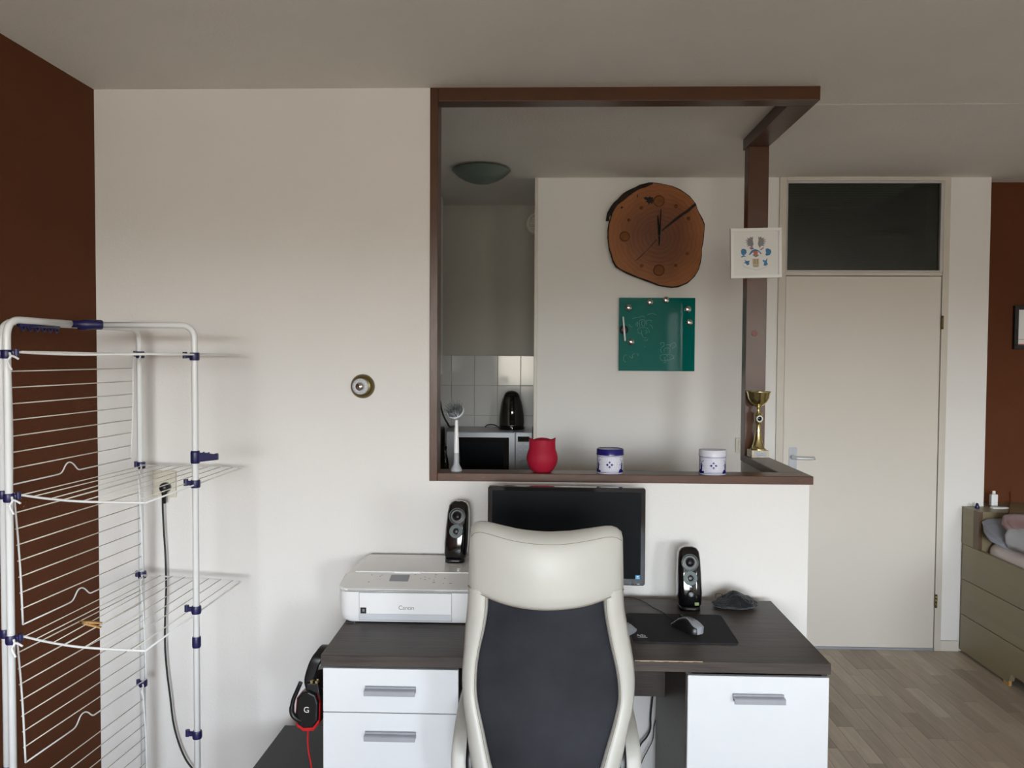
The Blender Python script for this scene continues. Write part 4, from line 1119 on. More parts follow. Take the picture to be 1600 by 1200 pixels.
c = at(*zc((434, 362)), YCk); b = BM(); lathe(b, [(0, 0), (.006, 0), (.006, .013), (.004, .015), (0, .015)], 16, M=FACE(c.x, YCk, c.z)); obj('hand_spindle', b, M['black_pl'], ck)
b = BM(); box(b, cc_.x-.03, cc_.x+.03, YD-.01, YD+.001, cc_.z-.03, cc_.z+.03); obj('wall_hook', b, M['black_pl'], ck)

# ------------------------------------------------------------------ green glass board
YG = YD-.022
g0, g1 = at(967.5, 465, YG), at(1085, 580, YG)
gb = thing('glass_board', ((g0.x+g1.x)/2, YG, g1.z), 'square green glass memo board below the wooden clock', 'memo board')
b = BM(); box(b, g0.x, g1.x, YG, YG+.006, g1.z, g0.z, .0008, 1); gp = obj('glass_panel', b, M['glass_green'], gb)
b = BM()
for fx in (.2, .8):
    for fz in (.2, .8): lathe(b, [(0, 0), (.01, 0), (.01, .0165), (0, .0165)], 12, M=FACE(g0.x+(g1.x-g0.x)*fx, YD, g1.z+(g0.z-g1.z)*fz))
obj('wall_spacer', b, M['steel'], gb)
def zb8(p): return (960+p[0]/8.5714, 450+p[1]/8.5714)
strokes = [[(195,480),(215,515),(245,525)],[(240,410),(290,395),(330,390)],[(285,500),(300,465),(315,460),(310,520)],[(340,520),(335,440),(380,425),(410,440),(405,500),(370,500),(365,455),(385,450)],
 [(435,500),(430,440),(490,432),(495,455)],[(310,570),(320,545),(355,530),(400,525),(445,545),(465,575),(465,600)],[(310,580),(330,605),(355,612),(365,590),(362,570)],[(365,600),(375,640),(395,665),(430,665)],[(415,560),(437,585),(432,605),(420,600)],[(390,700),(440,700),(445,680)],[(470,490),(500,510),(515,550)],[(440,360),(500,340),(560,360)],[(340,400),(350,380),(390,380),(410,400)],
 [(620,760),(618,740),(650,730),(668,745),(660,780),(640,785)],[(640,870),(620,840),(630,800),(640,790)],[(700,760),(735,758),(745,770)],[(745,790),(760,750),(790,735),(820,745),(820,780),(790,805),(770,800)],[(665,860),(668,820),(690,805),(735,810),(745,840),(740,870)],[(610,930),(620,905),(660,890),(740,890),(780,905),(800,930),(785,945)],[(612,935),(625,965),(660,972),(720,968),(770,950),(800,930)],[(655,990),(670,1000),(685,995),(680,960),(668,940),(685,925)],[(700,960),(712,955),(712,970)],
 [(165,900),(140,900),(125,930),(128,975),(155,992)],[(205,905),(215,930),(245,935),(240,905),(265,880),(275,875)],[(300,880),(320,890),(315,910)],[(400,780),(412,790)]]
b = BM()
for s in strokes:
    P = [at(*zb8(p), YG) for p in s]; P = [Vector((p.x, YG-.0002, p.z)) for p in P]
    tube(b, spline(P, 4), .00075, 4)
c = at(*zb8((705, 910)), YG); lathe(b, [(0, 0), (.0022, 0), (.0022, .0006), (0, .0006)], 10, M=FACE(c.x, YG, c.z))
obj('chalk_drawing', b, M['chalk'], gp)
locs = [((188, 262), 'silver magnet at the upper left corner of the green board'), ((475, 190), 'silver magnet on the top edge of the green board, left of the middle'), ((690, 160), 'silver magnet on the top edge of the green board, right of the middle'),
        ((983, 284), 'silver magnet near the right edge of the green board, the upper of two'), ((1003, 460), 'silver magnet near the right edge of the green board, the lower of two'), ((222, 722), 'silver magnet at the lower left, below the white marker')]
mg = None
for p, lb in locs:
    c = at(*zb8(p), YG)
    if mg is None:
        b = BM(); lathe(b, [(0, 0), (.0165, 0), (.0175, .0015), (.0175, .008), (.016, .0095), (0, .010)], 28, M=FACE(c.x, YG, c.z)); mg = obj('magnet', b, M['silver']); o = mg; base = mg.location.copy(); c0 = c
    else:
        o = mg.copy(); COL.objects.link(o); o.location = base+Vector((c.x-c0.x, 0, c.z-c0.z))
    tag(o, lb, 'magnet', 'magnets on the green board')
c = at(*zb8((124, 560)), YG); b = BM(); lathe(b, [(0, 0), (.024, 0), (.0245, .002), (.0235, .014), (.02, .017), (0, .017)], 28, M=FACE(c.x, YG, c.z)); tag(obj('round_holder', b, M['black_pl']), 'round black magnetic holder at the left edge of the green board', 'holder')
b = BM(); a1, a2 = at(*zb8((117, 382)), YG-.022), at(*zb8((143, 710)), YG-.022)
mk = thing('marker', tuple(a2), 'thin white marker held upright against the black holder', 'marker')
tube(b, [a1.lerp(a2, .0), a1.lerp(a2, .02), a1.lerp(a2, .98), a2], [.003, .0045, .005, .004], 12); obj('barrel', b, M['white_pl'], mk)

# ------------------------------------------------------------------ light switch, picture on the post
s0, s1 = at(1149, 684, YD), at(1170, 707, YD)
b = BM(); box(b, s0.x, s0.x+.08, YD-.01, YD, s1.z, s0.z, .002, 2); sw = thing('light_switch', (s0.x+.04, YD, s1.z), 'cream light switch on the white wall beside the brown post', 'light switch'); obj('plate', b, M['sock'], sw)
b = BM(); box(b, s0.x+.012, s0.x+.068, YD-.014, YD-.009, s1.z+.012, s0.z-.012, .002, 2); obj('rocker', b, M['sock'], sw)

YPc = YP-.018
q0, q1, q2, q3 = at(1141.5, 357.5, YPc), at(1221.5, 355, YPc), at(1221.5, 433, YPc), at(1142, 435.5, YPc)
pw, phh = (q1-q0).length, (q0-q3).length; pcx = (q0+q1+q2+q3)/4
PF = FACE(pcx.x, YPc, pcx.z, roll=.0)
PF = FACE(pcx.x, YPc, pcx.z) @ Matrix.Rotation(math.atan2(q1.z-q0.z, q1.x-q0.x)*.6, 4, 'Z')
pic = thing('framed_crest', (pcx.x, YP, q3.z), 'small white framed coat of arms hung on the brown post', 'picture')
fwd = .013
for nm, (x0, x1, y0, y1) in (('frame_bar', (-pw/2, pw/2, phh/2-fwd, phh/2)), ('frame_bar', (-pw/2, pw/2, -phh/2, -phh/2+fwd)), ('frame_bar', (-pw/2, -pw/2+fwd, -phh/2+fwd, phh/2-fwd)), ('frame_bar', (pw/2-fwd, pw/2, -phh/2+fwd, phh/2-fwd))):
    b = BM(); box(b, x0, x1, y0, y1, -.016, .002, .001, 1, PF); obj(nm, b, M['white_pl'], pic)
b = BM(); box(b, -pw/2+fwd-.001, pw/2-fwd+.001, -phh/2+fwd-.001, phh/2-fwd+.001, -.014, -.004, M=PF); pap = obj('print', b, M['paper'], pic)
S = pw/88.0   # crest drawn in units of the 88-unit wide frame, origin at centre
def crest(polys, m, name, z=.0):
    b = BM()
    for P in polys: prism(b, [((x-56)*S*.1*1.0, (60.5-y)*S*.1*1.0) if False else ((x/10-56)*S, (60.5-y/10)*S) for x, y in P], .0004, PF @ Matrix.Translation((0, 0, -.004+z)))
    return obj(name, b, m, pap)
wing = [(515,310),(500,335),(480,330),(460,320),(455,350),(400,340),(430,370),(370,375),(425,400),(370,410),(425,430),(385,450),(430,460),(400,490),(460,480),(490,520),(520,450),(505,380)]
crest([wing, [(1112-x, y) for x, y in wing][::-1]], M['grey_print'], 'printed_wings')
crest([[(300,560),(320,530),(360,528),(390,545),(400,590),(380,625),(350,640),(390,660),(345,665),(310,680),(305,655),(340,650),(305,610)],[(730,530),(770,528),(815,550),(825,590),(800,640),(750,655),(720,640),(735,600),(725,570)],
       [(360,715),(400,740),(460,735),(440,760),(445,800),(410,815),(380,780),(345,775),(375,755)],[(690,720),(720,740),(760,690),(745,760),(765,800),(720,830),(690,820),(700,770),(670,740)],
       [(480,560),(545,535),(610,560),(660,620),(640,625),(600,575),(520,580),(450,640),(440,625)]], M['blue_print'], 'printed_mantling')
crest([[(510,585),(555,570),(600,590),(585,620),(555,630),(520,615)]], M['orange_print'], 'printed_torse', .0005)
crest([[(500,640),(520,620),(590,625),(610,645),(560,680)]], M['grey_print'], 'printed_helmet', .0002)
crest([[(500,700),(610,700),(615,800),(590,850),(520,850),(498,800)]], M['beige_print'], 'printed_shield', .0002)
crest([[(520,710),(535,710),(535,800),(520,800)],[(550,710),(562,710),(562,800),(550,800)],[(578,710),(592,710),(592,800),(578,800)],[(505,820),(610,820),(608,832),(507,832)]], M['brass'], 'printed_charge', .0006)
crest([[(440,510),(500,500),(530,530),(480,545)],[(620,545),(650,530),(690,505),(700,515),(650,555)]], M['purple_print'], 'printed_leaves', .0003)
arc = [(330,790),(350,830),(400,855),(460,870),(560,895),(650,880),(720,850),(770,800)]
b = BM(); P_ = [PF @ Vector(((x/10-56)*S, (60.5-y/10)*S, -.0042)) for x, y in arc]; tube(b, spline(P_, 4), .0006, 4); obj('printed_scroll', b, M['grey_print'], pap)
for u, v, r in ((1179, 521, 4.2),):
    c = at(u, v, YP); b = BM(); lathe(b, [(0, 0), (.013, 0), (.0125, .0012), (0, .0014)], 20, M=FACE(c.x, YP, c.z)); o = obj('sticker', b, mat('dull pink sticker', (150, 104, 100), .7), fr)

# ------------------------------------------------------------------ things on the sill
tr = thing('trophy', (at(1184, 712, 3.57).x, 3.57, ZST), 'gold trophy cup on the sill in front of the brown post', 'trophy')
tx_ = tr.location.x; TT = Matrix.Translation((tx_, 3.57, ZST)) @ Matrix.Rotation(.06, 4, 'Z')
b = BM(); box(b, -.037, .037, -.035, .035, 0, .032, .002, 2, TT); tb = obj('marble_base', b, mat('cream marble', (206, 196, 170), .25, rgb2=(170, 158, 130), vscale=40), tr)
b = BM(); box(b, -.027, .027, -.0365, -.035, .007, .025, M=TT); pq = obj('plaque', b, M['silver_pl'], tb)
b = BM()
for k in range(2): box(b, -.02, .02-.008*k, -.0370, -.0364, .011+.006*k, .0125+.006*k, M=TT)
obj('engraving', b, M['grey_print'], pq)
b = BM(); lathe(b, [(0, .032), (.034, .032), (.034, .036), (.028, .040), (.022, .055), (.016, .08), (.0115, .11), (.0095, .135), (.011, .142), (0, .142)], 24, M=TT); obj('stem', b, M['gold'], tr, smooth_angle=40)
b = BM(); lathe(b, [(0, .142), (.012, .142), (.016, .15), (.014, .178), (.018, .182), (.014, .19), (.006, .197), (.005, .205), (.009, .210), (.006, .217), (0, .218)], 24, M=TT); obj('collar', b, M['gold'], tr, smooth_angle=40)
b = BM(); lathe(b, [(.010, -.001), (.0135, 0), (.0145, .002), (.0135, .004), (.0095, .003)], 24, M=TT @ Matrix.Translation((0, -.015, .166)) @ Matrix.Rotation(PI/2, 4, 'X')); md_ = obj('medallion_ring', b, M['white_pl'], tr)
b = BM(); lathe(b, [(0, 0), (.0105, 0), (.0100, .002), (0, .0022)], 20, M=TT @ Matrix.Translation((0, -.0155, .166)) @ Matrix.Rotation(PI/2, 4, 'X')); obj('medallion', b, M['black_gloss'], md_)
b = BM(); lathe(b, [(0, .216), (.010, .217), (.022, .223), (.034, .236), (.0445, .254), (.0485, .276), (.0520, .281), (.0515, .283), (.0470, .278), (.043, .256), (.032, .239), (.020, .227), (0, .222)], 36, M=TT); obj('cup', b, M['gold'], tr, smooth_angle=50)

def tin(u, label, lidm, y=3.045):
    c = at(u, 741, y); r = .0485
    t = thing('round_tin', (c.x, y, ZST), label, 'tin', 'patterned tins on the sill'); T = Matrix.Translation((c.x, y, ZST))
    b = BM(); lathe(b, [(0, 0), (r-.001, 0), (r, .0015), (r, .070), (0, .070)], 40, M=T); bd = obj('body', b, M['tinw'], t, smooth_angle=40)
    b = BM(); lathe(b, [(0, .067), (r+.0022, .067), (r+.0026, .069), (r+.0014, .072), (r+.0014, .086), (r-.001, .089), (r-.003, .0885), (r-.004, .0875), (0, .0875)], 40, M=T); obj('lid', b, lidm, t, smooth_angle=40)
    b = BM()
    def patch(a0, a1, z0, z1, n=6):
        a0, a1 = a0-PI/2, a1-PI/2
        for k in range(n):
            p, q = a0+(a1-a0)*k/n, a0+(a1-a0)*(k+1)/n; R = r+.0003
            b.faces.new([b.verts.new(T @ Vector((R*math.cos(a), R*math.sin(a), z))) for a, z in ((p, z0), (q, z0), (q, z1), (p, z1))])
    def diamond(a, z, s):
        R = r+.0004; aa = a-PI/2
        b.faces.new([b.verts.new(T @ Vector((R*math.cos(aa+da/R), R*math.sin(aa+da/R), z+dz))) for da, dz in ((-s, 0), (0, -s), (s, 0), (0, s))])
    patch(-PI, PI, .0035, .0055, 40); patch(-PI, PI, .0635, .065, 40)
    for k in range(72): patch(2*PI*k/72, 2*PI*(k+.5)/72, .0085, .0102, 1); patch(2*PI*k/72, 2*PI*(k+.5)/72, .0595, .061, 1)
    for base in (-.12, PI*2/3-.12, -PI*2/3-.12):
        for da, dz in ((-.17, 0), (.17, 0), (0, .0085), (0, -.0085)): diamond(base+da, .034+dz, .0052)
        for i in range(-4, 6):
            for j in range(-2, 3):
                if abs(i) > 1 or abs(j) > 1: diamond(base+i*.155+(.077 if j % 2 else 0), .034+j*.0095, .0009)
        # blue landscape with a windmill between the flower fields
        a = base+PI/3
        patch(a-.30, a+.30, .0055, .013); patch(a-.22, a+.1, .013, .018); patch(a-.06, a+.12, .018, .034); patch(a-.02, a+.08, .034, .040)
        for ang in (.7, 2.27, 3.84, 5.41):
            for s in (.003, .006, .009, .012, .0145): diamond(a+.03+s*math.cos(ang)/r, .042+s*math.sin(ang), .0016)
    bmesh.ops.remove_doubles(b, verts=b.verts, dist=1e-6)
    obj('blue_print', b, M['tinb'], bd); return t
tin(953, 'white and blue patterned tin with a dark blue lid, next to the red owl pot', M['tinb'])
tin(1113, 'white and blue patterned tin with a white lid, at the right of the sill', M['tinw'])

oc_ = at(847, 740, 3.035)
b = BM(); rings = []
op_ = [(0, .028), (.002, .034), (.006, .039), (.02, .049), (.04, .0565), (.055, .0575), (.072, .054), (.09, .0475), (.105, .0425), (.116, .0405)]
sp2 = spline([(r, z, 0) for z, r in op_], 4)
for p in sp2:
    z, r = p.y, p.x; n_ = 48; row = []
    for k in range(n_):
        a = 2*PI*k/n_; ear = 0
        if z > .085:
            t_ = (z-.085)/.031; e = (abs(math.cos(a)))**6; ear = t_*e
        row.append((oc_.x+(r+.009*ear)*math.cos(a), 3.04+(r*.82)*math.sin(a), ZST+z+.012*ear*(1 if z > .1 else .1)+(.004*(1-abs(math.cos(a))**2)*max(0, (z-.1)/.016))))
    rings.append(row)
last = rings[-1]
for k_, dz in ((.93, .001), (.80, .002), (.6, .006), (.35, .0095), (.1, .011), (.001, .0112)):
    rings.append([(oc_.x+(x-oc_.x)*k_, 3.04+(y-3.04)*k_, ZST+.1165+dz+(.006 if k_ > .9 else 0)*abs((x-oc_.x)/.045)**6) for x, y, z in last])
loft(b, rings); ow = thing('owl_pot', (oc_.x, 3.04, ZST), 'matt red owl-shaped candle pot on the sill', 'candle pot'); obj('pot', b, M['red'], ow, smooth_angle=50)

bc = at(713, 738, 3.045)
db = thing('dish_brush', (bc.x, 3.045, ZST), 'white and grey dish brush standing on its foot at the left of the sill', 'dish brush')
BT = Matrix.Translation((bc.x, 3.045, ZST)) @ Matrix.Rotation(-.0, 4, 'Y')
b = BM(); lathe(b, [(0, 0), (.0205, 0), (.0215, .003), (.0195, .010), (.0125, .022), (.0105, .028), (.0100, .068), (0, .068)], 28, M=BT); obj('suction_foot', b, mat('pale grey rubber', (176, 180, 184), .5), db, smooth_angle=50)
b = BM(); lathe(b, [(0, .068), (.0098, .068), (.0092, .10), (.0080, .14), (.0062, .182), (.006, .19), (0, .19)], 20, M=BT); obj('handle', b, M['white_pl'], db, smooth_angle=50)
HC = BT @ Vector((-.004, .0, .222)); HR = Matrix.Translation(HC) @ Matrix.Rotation(.9, 4, 'X') @ Matrix.Rotation(-.22, 4, 'Y') @ Matrix.Scale(1.15, 4)
b = BM(); lathe(b, [(0, -.020), (.012, -.019), (.024, -.011), (.029, -.003), (.029, .002), (.0265, .004), (.0255, -.004), (0, -.006)], 28, M=HR); hd = obj('head', b, M['ltgrey'], db, smooth_angle=50)
b = BM(); lathe(b, [(0, -.0045), (.0252, -.0035), (.0252, -.002), (0, -.001)], 24, M=HR); obj('bristle_bed', b, M['grey_pl'], hd)
b = BM(); rr_ = random.Random(7)
for k in range(150):
    r = .025*math.sqrt(rr_.random()); a = rr_.random()*2*PI; d = Vector((r*math.cos(a), r*math.sin(a), .002)); tip = Vector((d.x*1.42, d.y*1.42, .030-.010*(r/.025)**2+rr_.uniform(-.002, .002)))
    tube(b, [HR @ d, HR @ d.lerp(tip, .5)+Vector((0, 0, .0005)), HR @ tip], [.0007, .0007, .0005], 4)
o = obj('bristles', b, M['bristle'], hd); o['kind'] = 'stuff'
# ------------------------------------------------------------------ kitchen
ZMT = at(760, 674.7, 4.88).z; ZCT = ZMT-.288
mxa, mxb = at(697, 700, 4.88).x, at(832, 700, 4.88).x
ct = thing('kitchen_worktop', ((XKL+XKR)/2, 5.0, 0), 'kitchen counter under the microwave, mostly hidden below the sill', 'counter')
b = BM(); box(b, XKL+.002, XKR-.002, 4.70, YK-.01, ZCT-.04, ZCT, .002, 1); obj('worktop', b, M['ltgrey'], ct)
b = BM(); box(b, XKL+.002, XKR-.002, 4.74, YK-.01, .1, ZCT-.04); obj('cabinet_body', b, M['white_pl'], ct)
xm_ = (XKL+XKR)/2
for a, c in ((XKL+.004, xm_-.002), (xm_+.002, XKR-.004)):
    b = BM(); box(b, a, c, 4.72, 4.739, .1, ZCT-.042, .001, 1); d = obj('cabinet_door', b, M['laminate'], ct)
    hb_ = BM(); box(hb_, (a+c)/2-.05, (a+c)/2+.05, 4.70, 4.72, ZCT-.09, ZCT-.08, .001, 1); obj('handle', hb_, M['steel'], d)
b = BM(); box(b, XKL+.002, XKR-.002, 4.78, YK-.01, 0, .1); obj('plinth', b, M['drk_lam'], ct)

mwv = thing('microwave', ((mxa+mxb)/2, 5.06, ZCT), 'silver microwave oven with a black door on the kitchen counter', 'microwave')
b = BM(); box(b, mxa, mxb, 4.885, 5.25, ZCT+.012, ZMT, .006, 3); cs = obj('casing', b, M['micro'], mwv)
for x in (mxa+.04, mxb-.04):
    for y in (4.93, 5.2):
        b = BM(); lathe(b, [(0, 0), (.014, 0), (.014, .013), (0, .013)], 12, (x, y, ZCT)); obj('foot', b, M['black_pl'], mwv)
xd1 = at(805, 700, 4.88).x
b = BM(); box(b, mxa+.002, xd1, 4.868, 4.884, ZCT+.016, ZMT-.002, .004, 2); dr = obj('door', b, M['micro'], mwv)
w0, w1 = at(712, 683, 4.867), at(795, 740, 4.867)
b = BM(); box(b, w0.x, w1.x, 4.8665, 4.869, ZCT+.03, w0.z, .001, 1); fr_ = obj('door_surround', b, M['black_gloss'], dr)
b = BM(); box(b, w0.x+.03, w1.x-.03, 4.8658, 4.867, ZCT+.055, w0.z-.028); obj('door_window', b, M['screen'], fr_)
b = BM(); box(b, xd1+.0015, mxb-.002, 4.870, 4.884, ZCT+.016, ZMT-.002, .003, 2); pn = obj('control_panel', b, M['micro'], mwv)
d0, d1 = at(809, 682, 4.869), at(826.5, 690.5, 4.869)
b = BM(); box(b, d0.x, d1.x, 4.8690, 4.8705, d1.z, d0.z); obj('display', b, M['black_gloss'], pn)
for v in (694.5, 702.5, 711.5):
    for u in (813, 822.5):
        c = at(u, v, 4.869); b = BM(); prism(b, rrect(.024, .009, .004, 3), .0025, FACE(c.x, 4.8705, c.z), .0008); obj('button', b, M['ltgrey'], pn)
c = at(817.5, 723, 4.869); b = BM(); lathe(b, [(0, 0), (.019, 0), (.019, .006), (.0165, .012), (0, .013)], 28, M=FACE(c.x, 4.8705, c.z)); obj('dial', b, M['ltgrey'], pn)

kc = at(799, 668, 5.06)
kt = thing('electric_kettle', (kc.x, 5.08, ZMT), 'black and steel electric kettle standing on the microwave', 'kettle')
b = BM(); lathe(b, [(0, 0), (.078, 0), (.080, .004), (.079, .020), (.074, .024), (0, .024)], 36, (kc.x, 5.08, ZMT)); obj('base', b, M['black_gloss'], kt, smooth_angle=40)
b = BM(); lathe(b, [(0, .025), (.076, .025), (.0775, .045), (.075, .09), (.068, .14), (.058, .18), (.0505, .20), (0, .20)], 40, (kc.x, 5.08, ZMT)); bd = obj('body', b, mat('dark steel', (120, 116, 108), .3, 1.0, var=.05), kt, smooth_angle=50)
b = BM(); lathe(b, [(.0515, .199), (.047, .213), (.038, .226), (.024, .235), (0, .239)], 36, (kc.x, 5.08, ZMT)); obj('lid', b, M['black_gloss'], kt, smooth_angle=60)
b = BM(); rings = []
for z, y, w_, d_ in ((.03, -.079, .032, .014), (.06, -.086, .034, .018), (.10, -.088, .034, .022), (.14, -.082, .033, .024), (.175, -.070, .032, .024), (.205, -.050, .028, .022), (.228, -.024, .020, .014)):
    rings.append([(kc.x+.006+x, 5.08+y+q_, ZMT+z) for x, q_ in rrect(w_, d_, min(w_, d_)*.45, 4)])
loft(b, rings); obj('handle', b, M['black_gloss'], kt, smooth_angle=70)
b = BM(); c = at(799, 668, 5.0); prism(b, rrect(.014, .008, .002), .001, FACE(kc.x+.002, 5.002, ZMT+.011)); obj('switch', b, M['steel'], kt)
b = BM(); tube(b, spline([Vector((kc.x-.074, 5.07, ZMT+.006)), at(775, 665, 5.1)+Vector((0, 0, .0)), at(769, 663.5, 5.12), at(762, 664, 5.14), at(758, 667, 5.2), Vector((kc.x-.17, 5.23, ZMT+.004))], 5), .0032, 8); obj('cord', b, M['cable'], kt)

# dark bottle, black cable and small black box seen through the gap beside the microwave
bp = at(693, 735, 4.76)
b = BM(); lathe(b, [(0, 0), (.019, 0), (.022, .004), (.022, .10), (.019, .135), (.010, .165), (.009, .19), (.0115, .192), (.0115, .21), (0, .212)], 20, (bp.x+.004, 4.80, ZCT)); tag(obj('dark_bottle', b, mat('dark brown glass', (32, 24, 16), .12, var=.3, vscale=20), smooth_angle=50), 'dark bottle on the counter at the left of the microwave', 'bottle')
b = BM(); P = [at(u, v, 5.0) for u, v in ((683, 618), (687.5, 627), (690, 640), (694, 652), (699, 661), (703, 667))]+[Vector((mxa+.02, 5.26, ZMT-.02)), Vector((mxa+.01, 5.27, ZCT+.05))]
tube(b, spline(P, 6), .0055, 8); tag(obj('kitchen_cable', b, M['cable']), 'thick black cable arching behind the microwave, beside the brown jamb', 'cable')
bx2 = at(690, 673, 5.05)
b = BM(); box(b, XKL+.05, bx2.x+.003, 5.02, 5.2, ZCT, bx2.z+.012, .006, 2); tag(obj('toaster_box', b, M['blackbox']), 'dark appliance left of the microwave, only a sliver visible', 'appliance')
# wall cabinet on the left kitchen wall
xc_ = at(692, 500, 5.02).x; zc0 = at(690, 584, 5.02).z
wc = thing('wall_cabinet', ((XKL+xc_)/2, 4.6, zc0), 'tall pale wall cabinet beside the brown jamb in the kitchen', 'cabinet')
b = BM(); box(b, XKL+.001, xc_-.018, 4.2, 5.02, zc0, CH-.012, .001, 1); obj('body', b, M['laminate'], wc)
b = BM(); box(b, xc_-.017, xc_, 4.2, 4.609, zc0, CH-.014, .001, 1); obj('cabinet_door', b, M['laminate'], wc)
b = BM(); box(b, xc_-.017, xc_, 4.611, 5.02, zc0, CH-.014, .001, 1); obj('cabinet_door', b, M['laminate'], wc)
# ceiling lamp
lc = at(752, 262, 4.25); LX, LY = lc.x, 4.25
cl_ = thing('ceiling_lamp', (LX, LY, CH), 'round frosted green glass ceiling lamp in the kitchen, switched off', 'lamp')
b = BM(); lathe(b, [(0, 0), (.062, 0), (.062, -.02), (.05, -.028), (0, -.028)], 32, (LX, LY, CH)); obj('base', b, M['white_pl'], cl_)
b = BM(); lathe(b, [(.148, -.012), (.150, -.016), (.140, -.026), (.118, -.045), (.09, -.062), (.05, -.076), (.0, -.081), (0, -.077), (.05, -.072), (.088, -.058), (.115, -.041), (.138, -.022)], 48, (LX, LY, CH)); obj('glass_bowl', b, M['lampglass'], cl_, smooth_angle=60)
for a in (1.2, 3.3, 5.4):
    b = BM(); p = Vector((LX+.066*math.cos(a), LY+.066*math.sin(a), CH)); tube(b, [p+Vector((0, 0, -.001)), p+Vector((.05*math.cos(a), .05*math.sin(a), -.016)), p+Vector((.078*math.cos(a), .078*math.sin(a), -.012))], .003, 6); obj('clip', b, M['brass'], cl_)
# vent
vc = at(840, 350, YK-.012); b = BM(); vt = thing('air_vent', (vc.x-.01, YK-.01, vc.z-.08), 'round white air vent on the kitchen wall, half hidden by the wall edge', 'vent')
lathe(b, [(0, 0), (.072, 0), (.074, .004), (.068, .020), (.06, .026), (.052, .026), (.050, .010), (0, .010)], 36, M=FACE(vc.x-.004, YK-.008, vc.z)); rg = obj('vent_ring', b, M['offwhite_pl'], vt, smooth_angle=40)
for k in range(7):
    zz = vc.z-.042+.014*k; hw = math.sqrt(max(.0001, .05**2-(zz-vc.z)**2)); b = BM(); box(b, vc.x-.004-hw, vc.x-.004+hw, YK-.032, YK-.019, zz-.003, zz+.003); obj('louvre', b, M['offwhite_pl'], vt)

# ------------------------------------------------------------------ bed
BX = 2.287; BYF, BYR = 2.35, 4.47
bd_ = thing('bed', (BX+.5, 3.5, 0), 'olive grey box bed with a panelled side, against the brown wall at the right', 'bed')
bz = [at(1507, 851, 4.44).z, at(1504, 906, 4.44).z, at(1503, 961, 4.44).z, .012]
for k in range(3):
    z1, z0 = bz[k], bz[k+1]+.003
    b = BM()
    if k < 2: box(b, BX, BX+.024, BYF, BYR-.004, z0, z1, .002, 1)
    else:
        prof = [(BYF, z0+.05), (BYF, z1), (BYR-.004, z1), (BYR-.004, z0), (4.02, z0), (4.0, z0+.012), (3.985, z0+.05)]
        t = bmesh.new(); A_ = [t.verts.new((BX, y, z)) for y, z in prof]; B_ = [t.verts.new((BX+.024, y, z)) for y, z in prof]
        t.faces.new(A_); t.faces.new(B_[::-1])
        for i in range(len(prof)): t.faces.new((A_[i], A_[(i+1) % len(prof)], B_[(i+1) % len(prof)], B_[i]))
        merge(b, t)
    obj('side_board', b, M['bed'], bd_)
    b = BM(); box(b, BX+.90, BX+.924, BYF, BYR-.004, z0, z1); obj('side_board', b, M['bed'], bd_)
b = BM(); box(b, BX+.024, BX+.90, BYF, BYF+.024, .06, bz[0]); obj('foot_board', b, M['bed'], bd_)
b = BM(); box(b, BX+.001, BX+.015, 4.005, 4.05, 0, .03); obj('foot_block', b, M['pin'], bd_)
zh = at(1512, 797, 4.36).z
b = BM(); box(b, BX, BX+.02, 4.36, 4.47, bz[0]+.002, zh, .001, 1); obj('headboard_post', b, M['bed'], bd_)
b = BM(); box(b, BX+.001, BX+.02, 4.308, 4.36, bz[0]+.002, zh-.001); o = obj('headboard_strip', b, M['bed2'], bd_); o['label'] = 'darker brown upright strip'
b = BM(); box(b, BX+.02, BX+.924, 4.314, 4.47, .3, zh-.034, .001, 1); obj('headboard_panel', b, M['bed'], bd_)
b = BM(); box(b, BX+.0205, BX+.924, 4.308, 4.47, zh-.032, zh, .001, 1); box(b, XWR+.006, BX+.924, 4.47, YB-.004, zh-.03, zh, .001, 1); obj('headboard_shelf', b, M['bed'], bd_)
b = BM(); box(b, BX+.03, BX+.89, BYF+.03, 4.30, .27, .44); obj('slat_base', b, M['drk_lam'], bd_)
# mattress and bedding
mxs = BX+.028
b = BM(); t = bmesh.new(); bmesh.ops.create_grid(t, x_segments=20, y_segments=50, size=.5); t.free()
rings = []
for j in range(40):
    y = BYF+.04+(4.30-BYF-.04)*j/39; ed = min(1, min(j, 39-j)/2)**.5 if min(j, 39-j) < 2 else 1
    r_ = []
    for x, z in rrect(.84, .20, .05, 5):
        n_ = noise.noise(Vector((x*6, y*5, z*9)))*.008
        r_.append((mxs+.42+x*(.94+.06*ed), y, .545+z*(.85+.15*ed)+n_))
    rings.append(r_)
loft(b, rings); tag(obj('mattress', b, M['sheet'], smooth_angle=180), 'mattress with a white fitted sheet inside the bed frame', 'mattress')
def blob(name, c, size, rot, m, label, cat, power=.55, amp=.16, seed=0, sub=5, fn=None):
    b = BM(); t = bmesh.new(); bmesh.ops.create_icosphere(t, subdivisions=sub, radius=1)
    R_ = Matrix.Translation(c) @ rot
    for v in t.verts:
        p = v.co.copy(); q_ = Vector([math.copysign(abs(k)**power, k) for k in p]); q_ = Vector((q_.x, q_.y, q_.z*(1-.55*max(abs(q_.x), abs(q_.y))**3)))
        n_ = 1+amp*noise.noise(p*1.8+Vector((seed, 0, 0)))+amp*.5*noise.noise(p*4+Vector((0, seed, 0)))
        v.co = R_ @ Vector((q_.x*size[0]*n_, q_.y*size[1]*n_, q_.z*size[2]*n_))
    for f in t.faces: f.smooth = True
    merge(b, t); o = obj(name, b, m, smooth_angle=180); return tag(o, label, cat)
tilt_ = Matrix.Rotation(.33, 4, 'X')
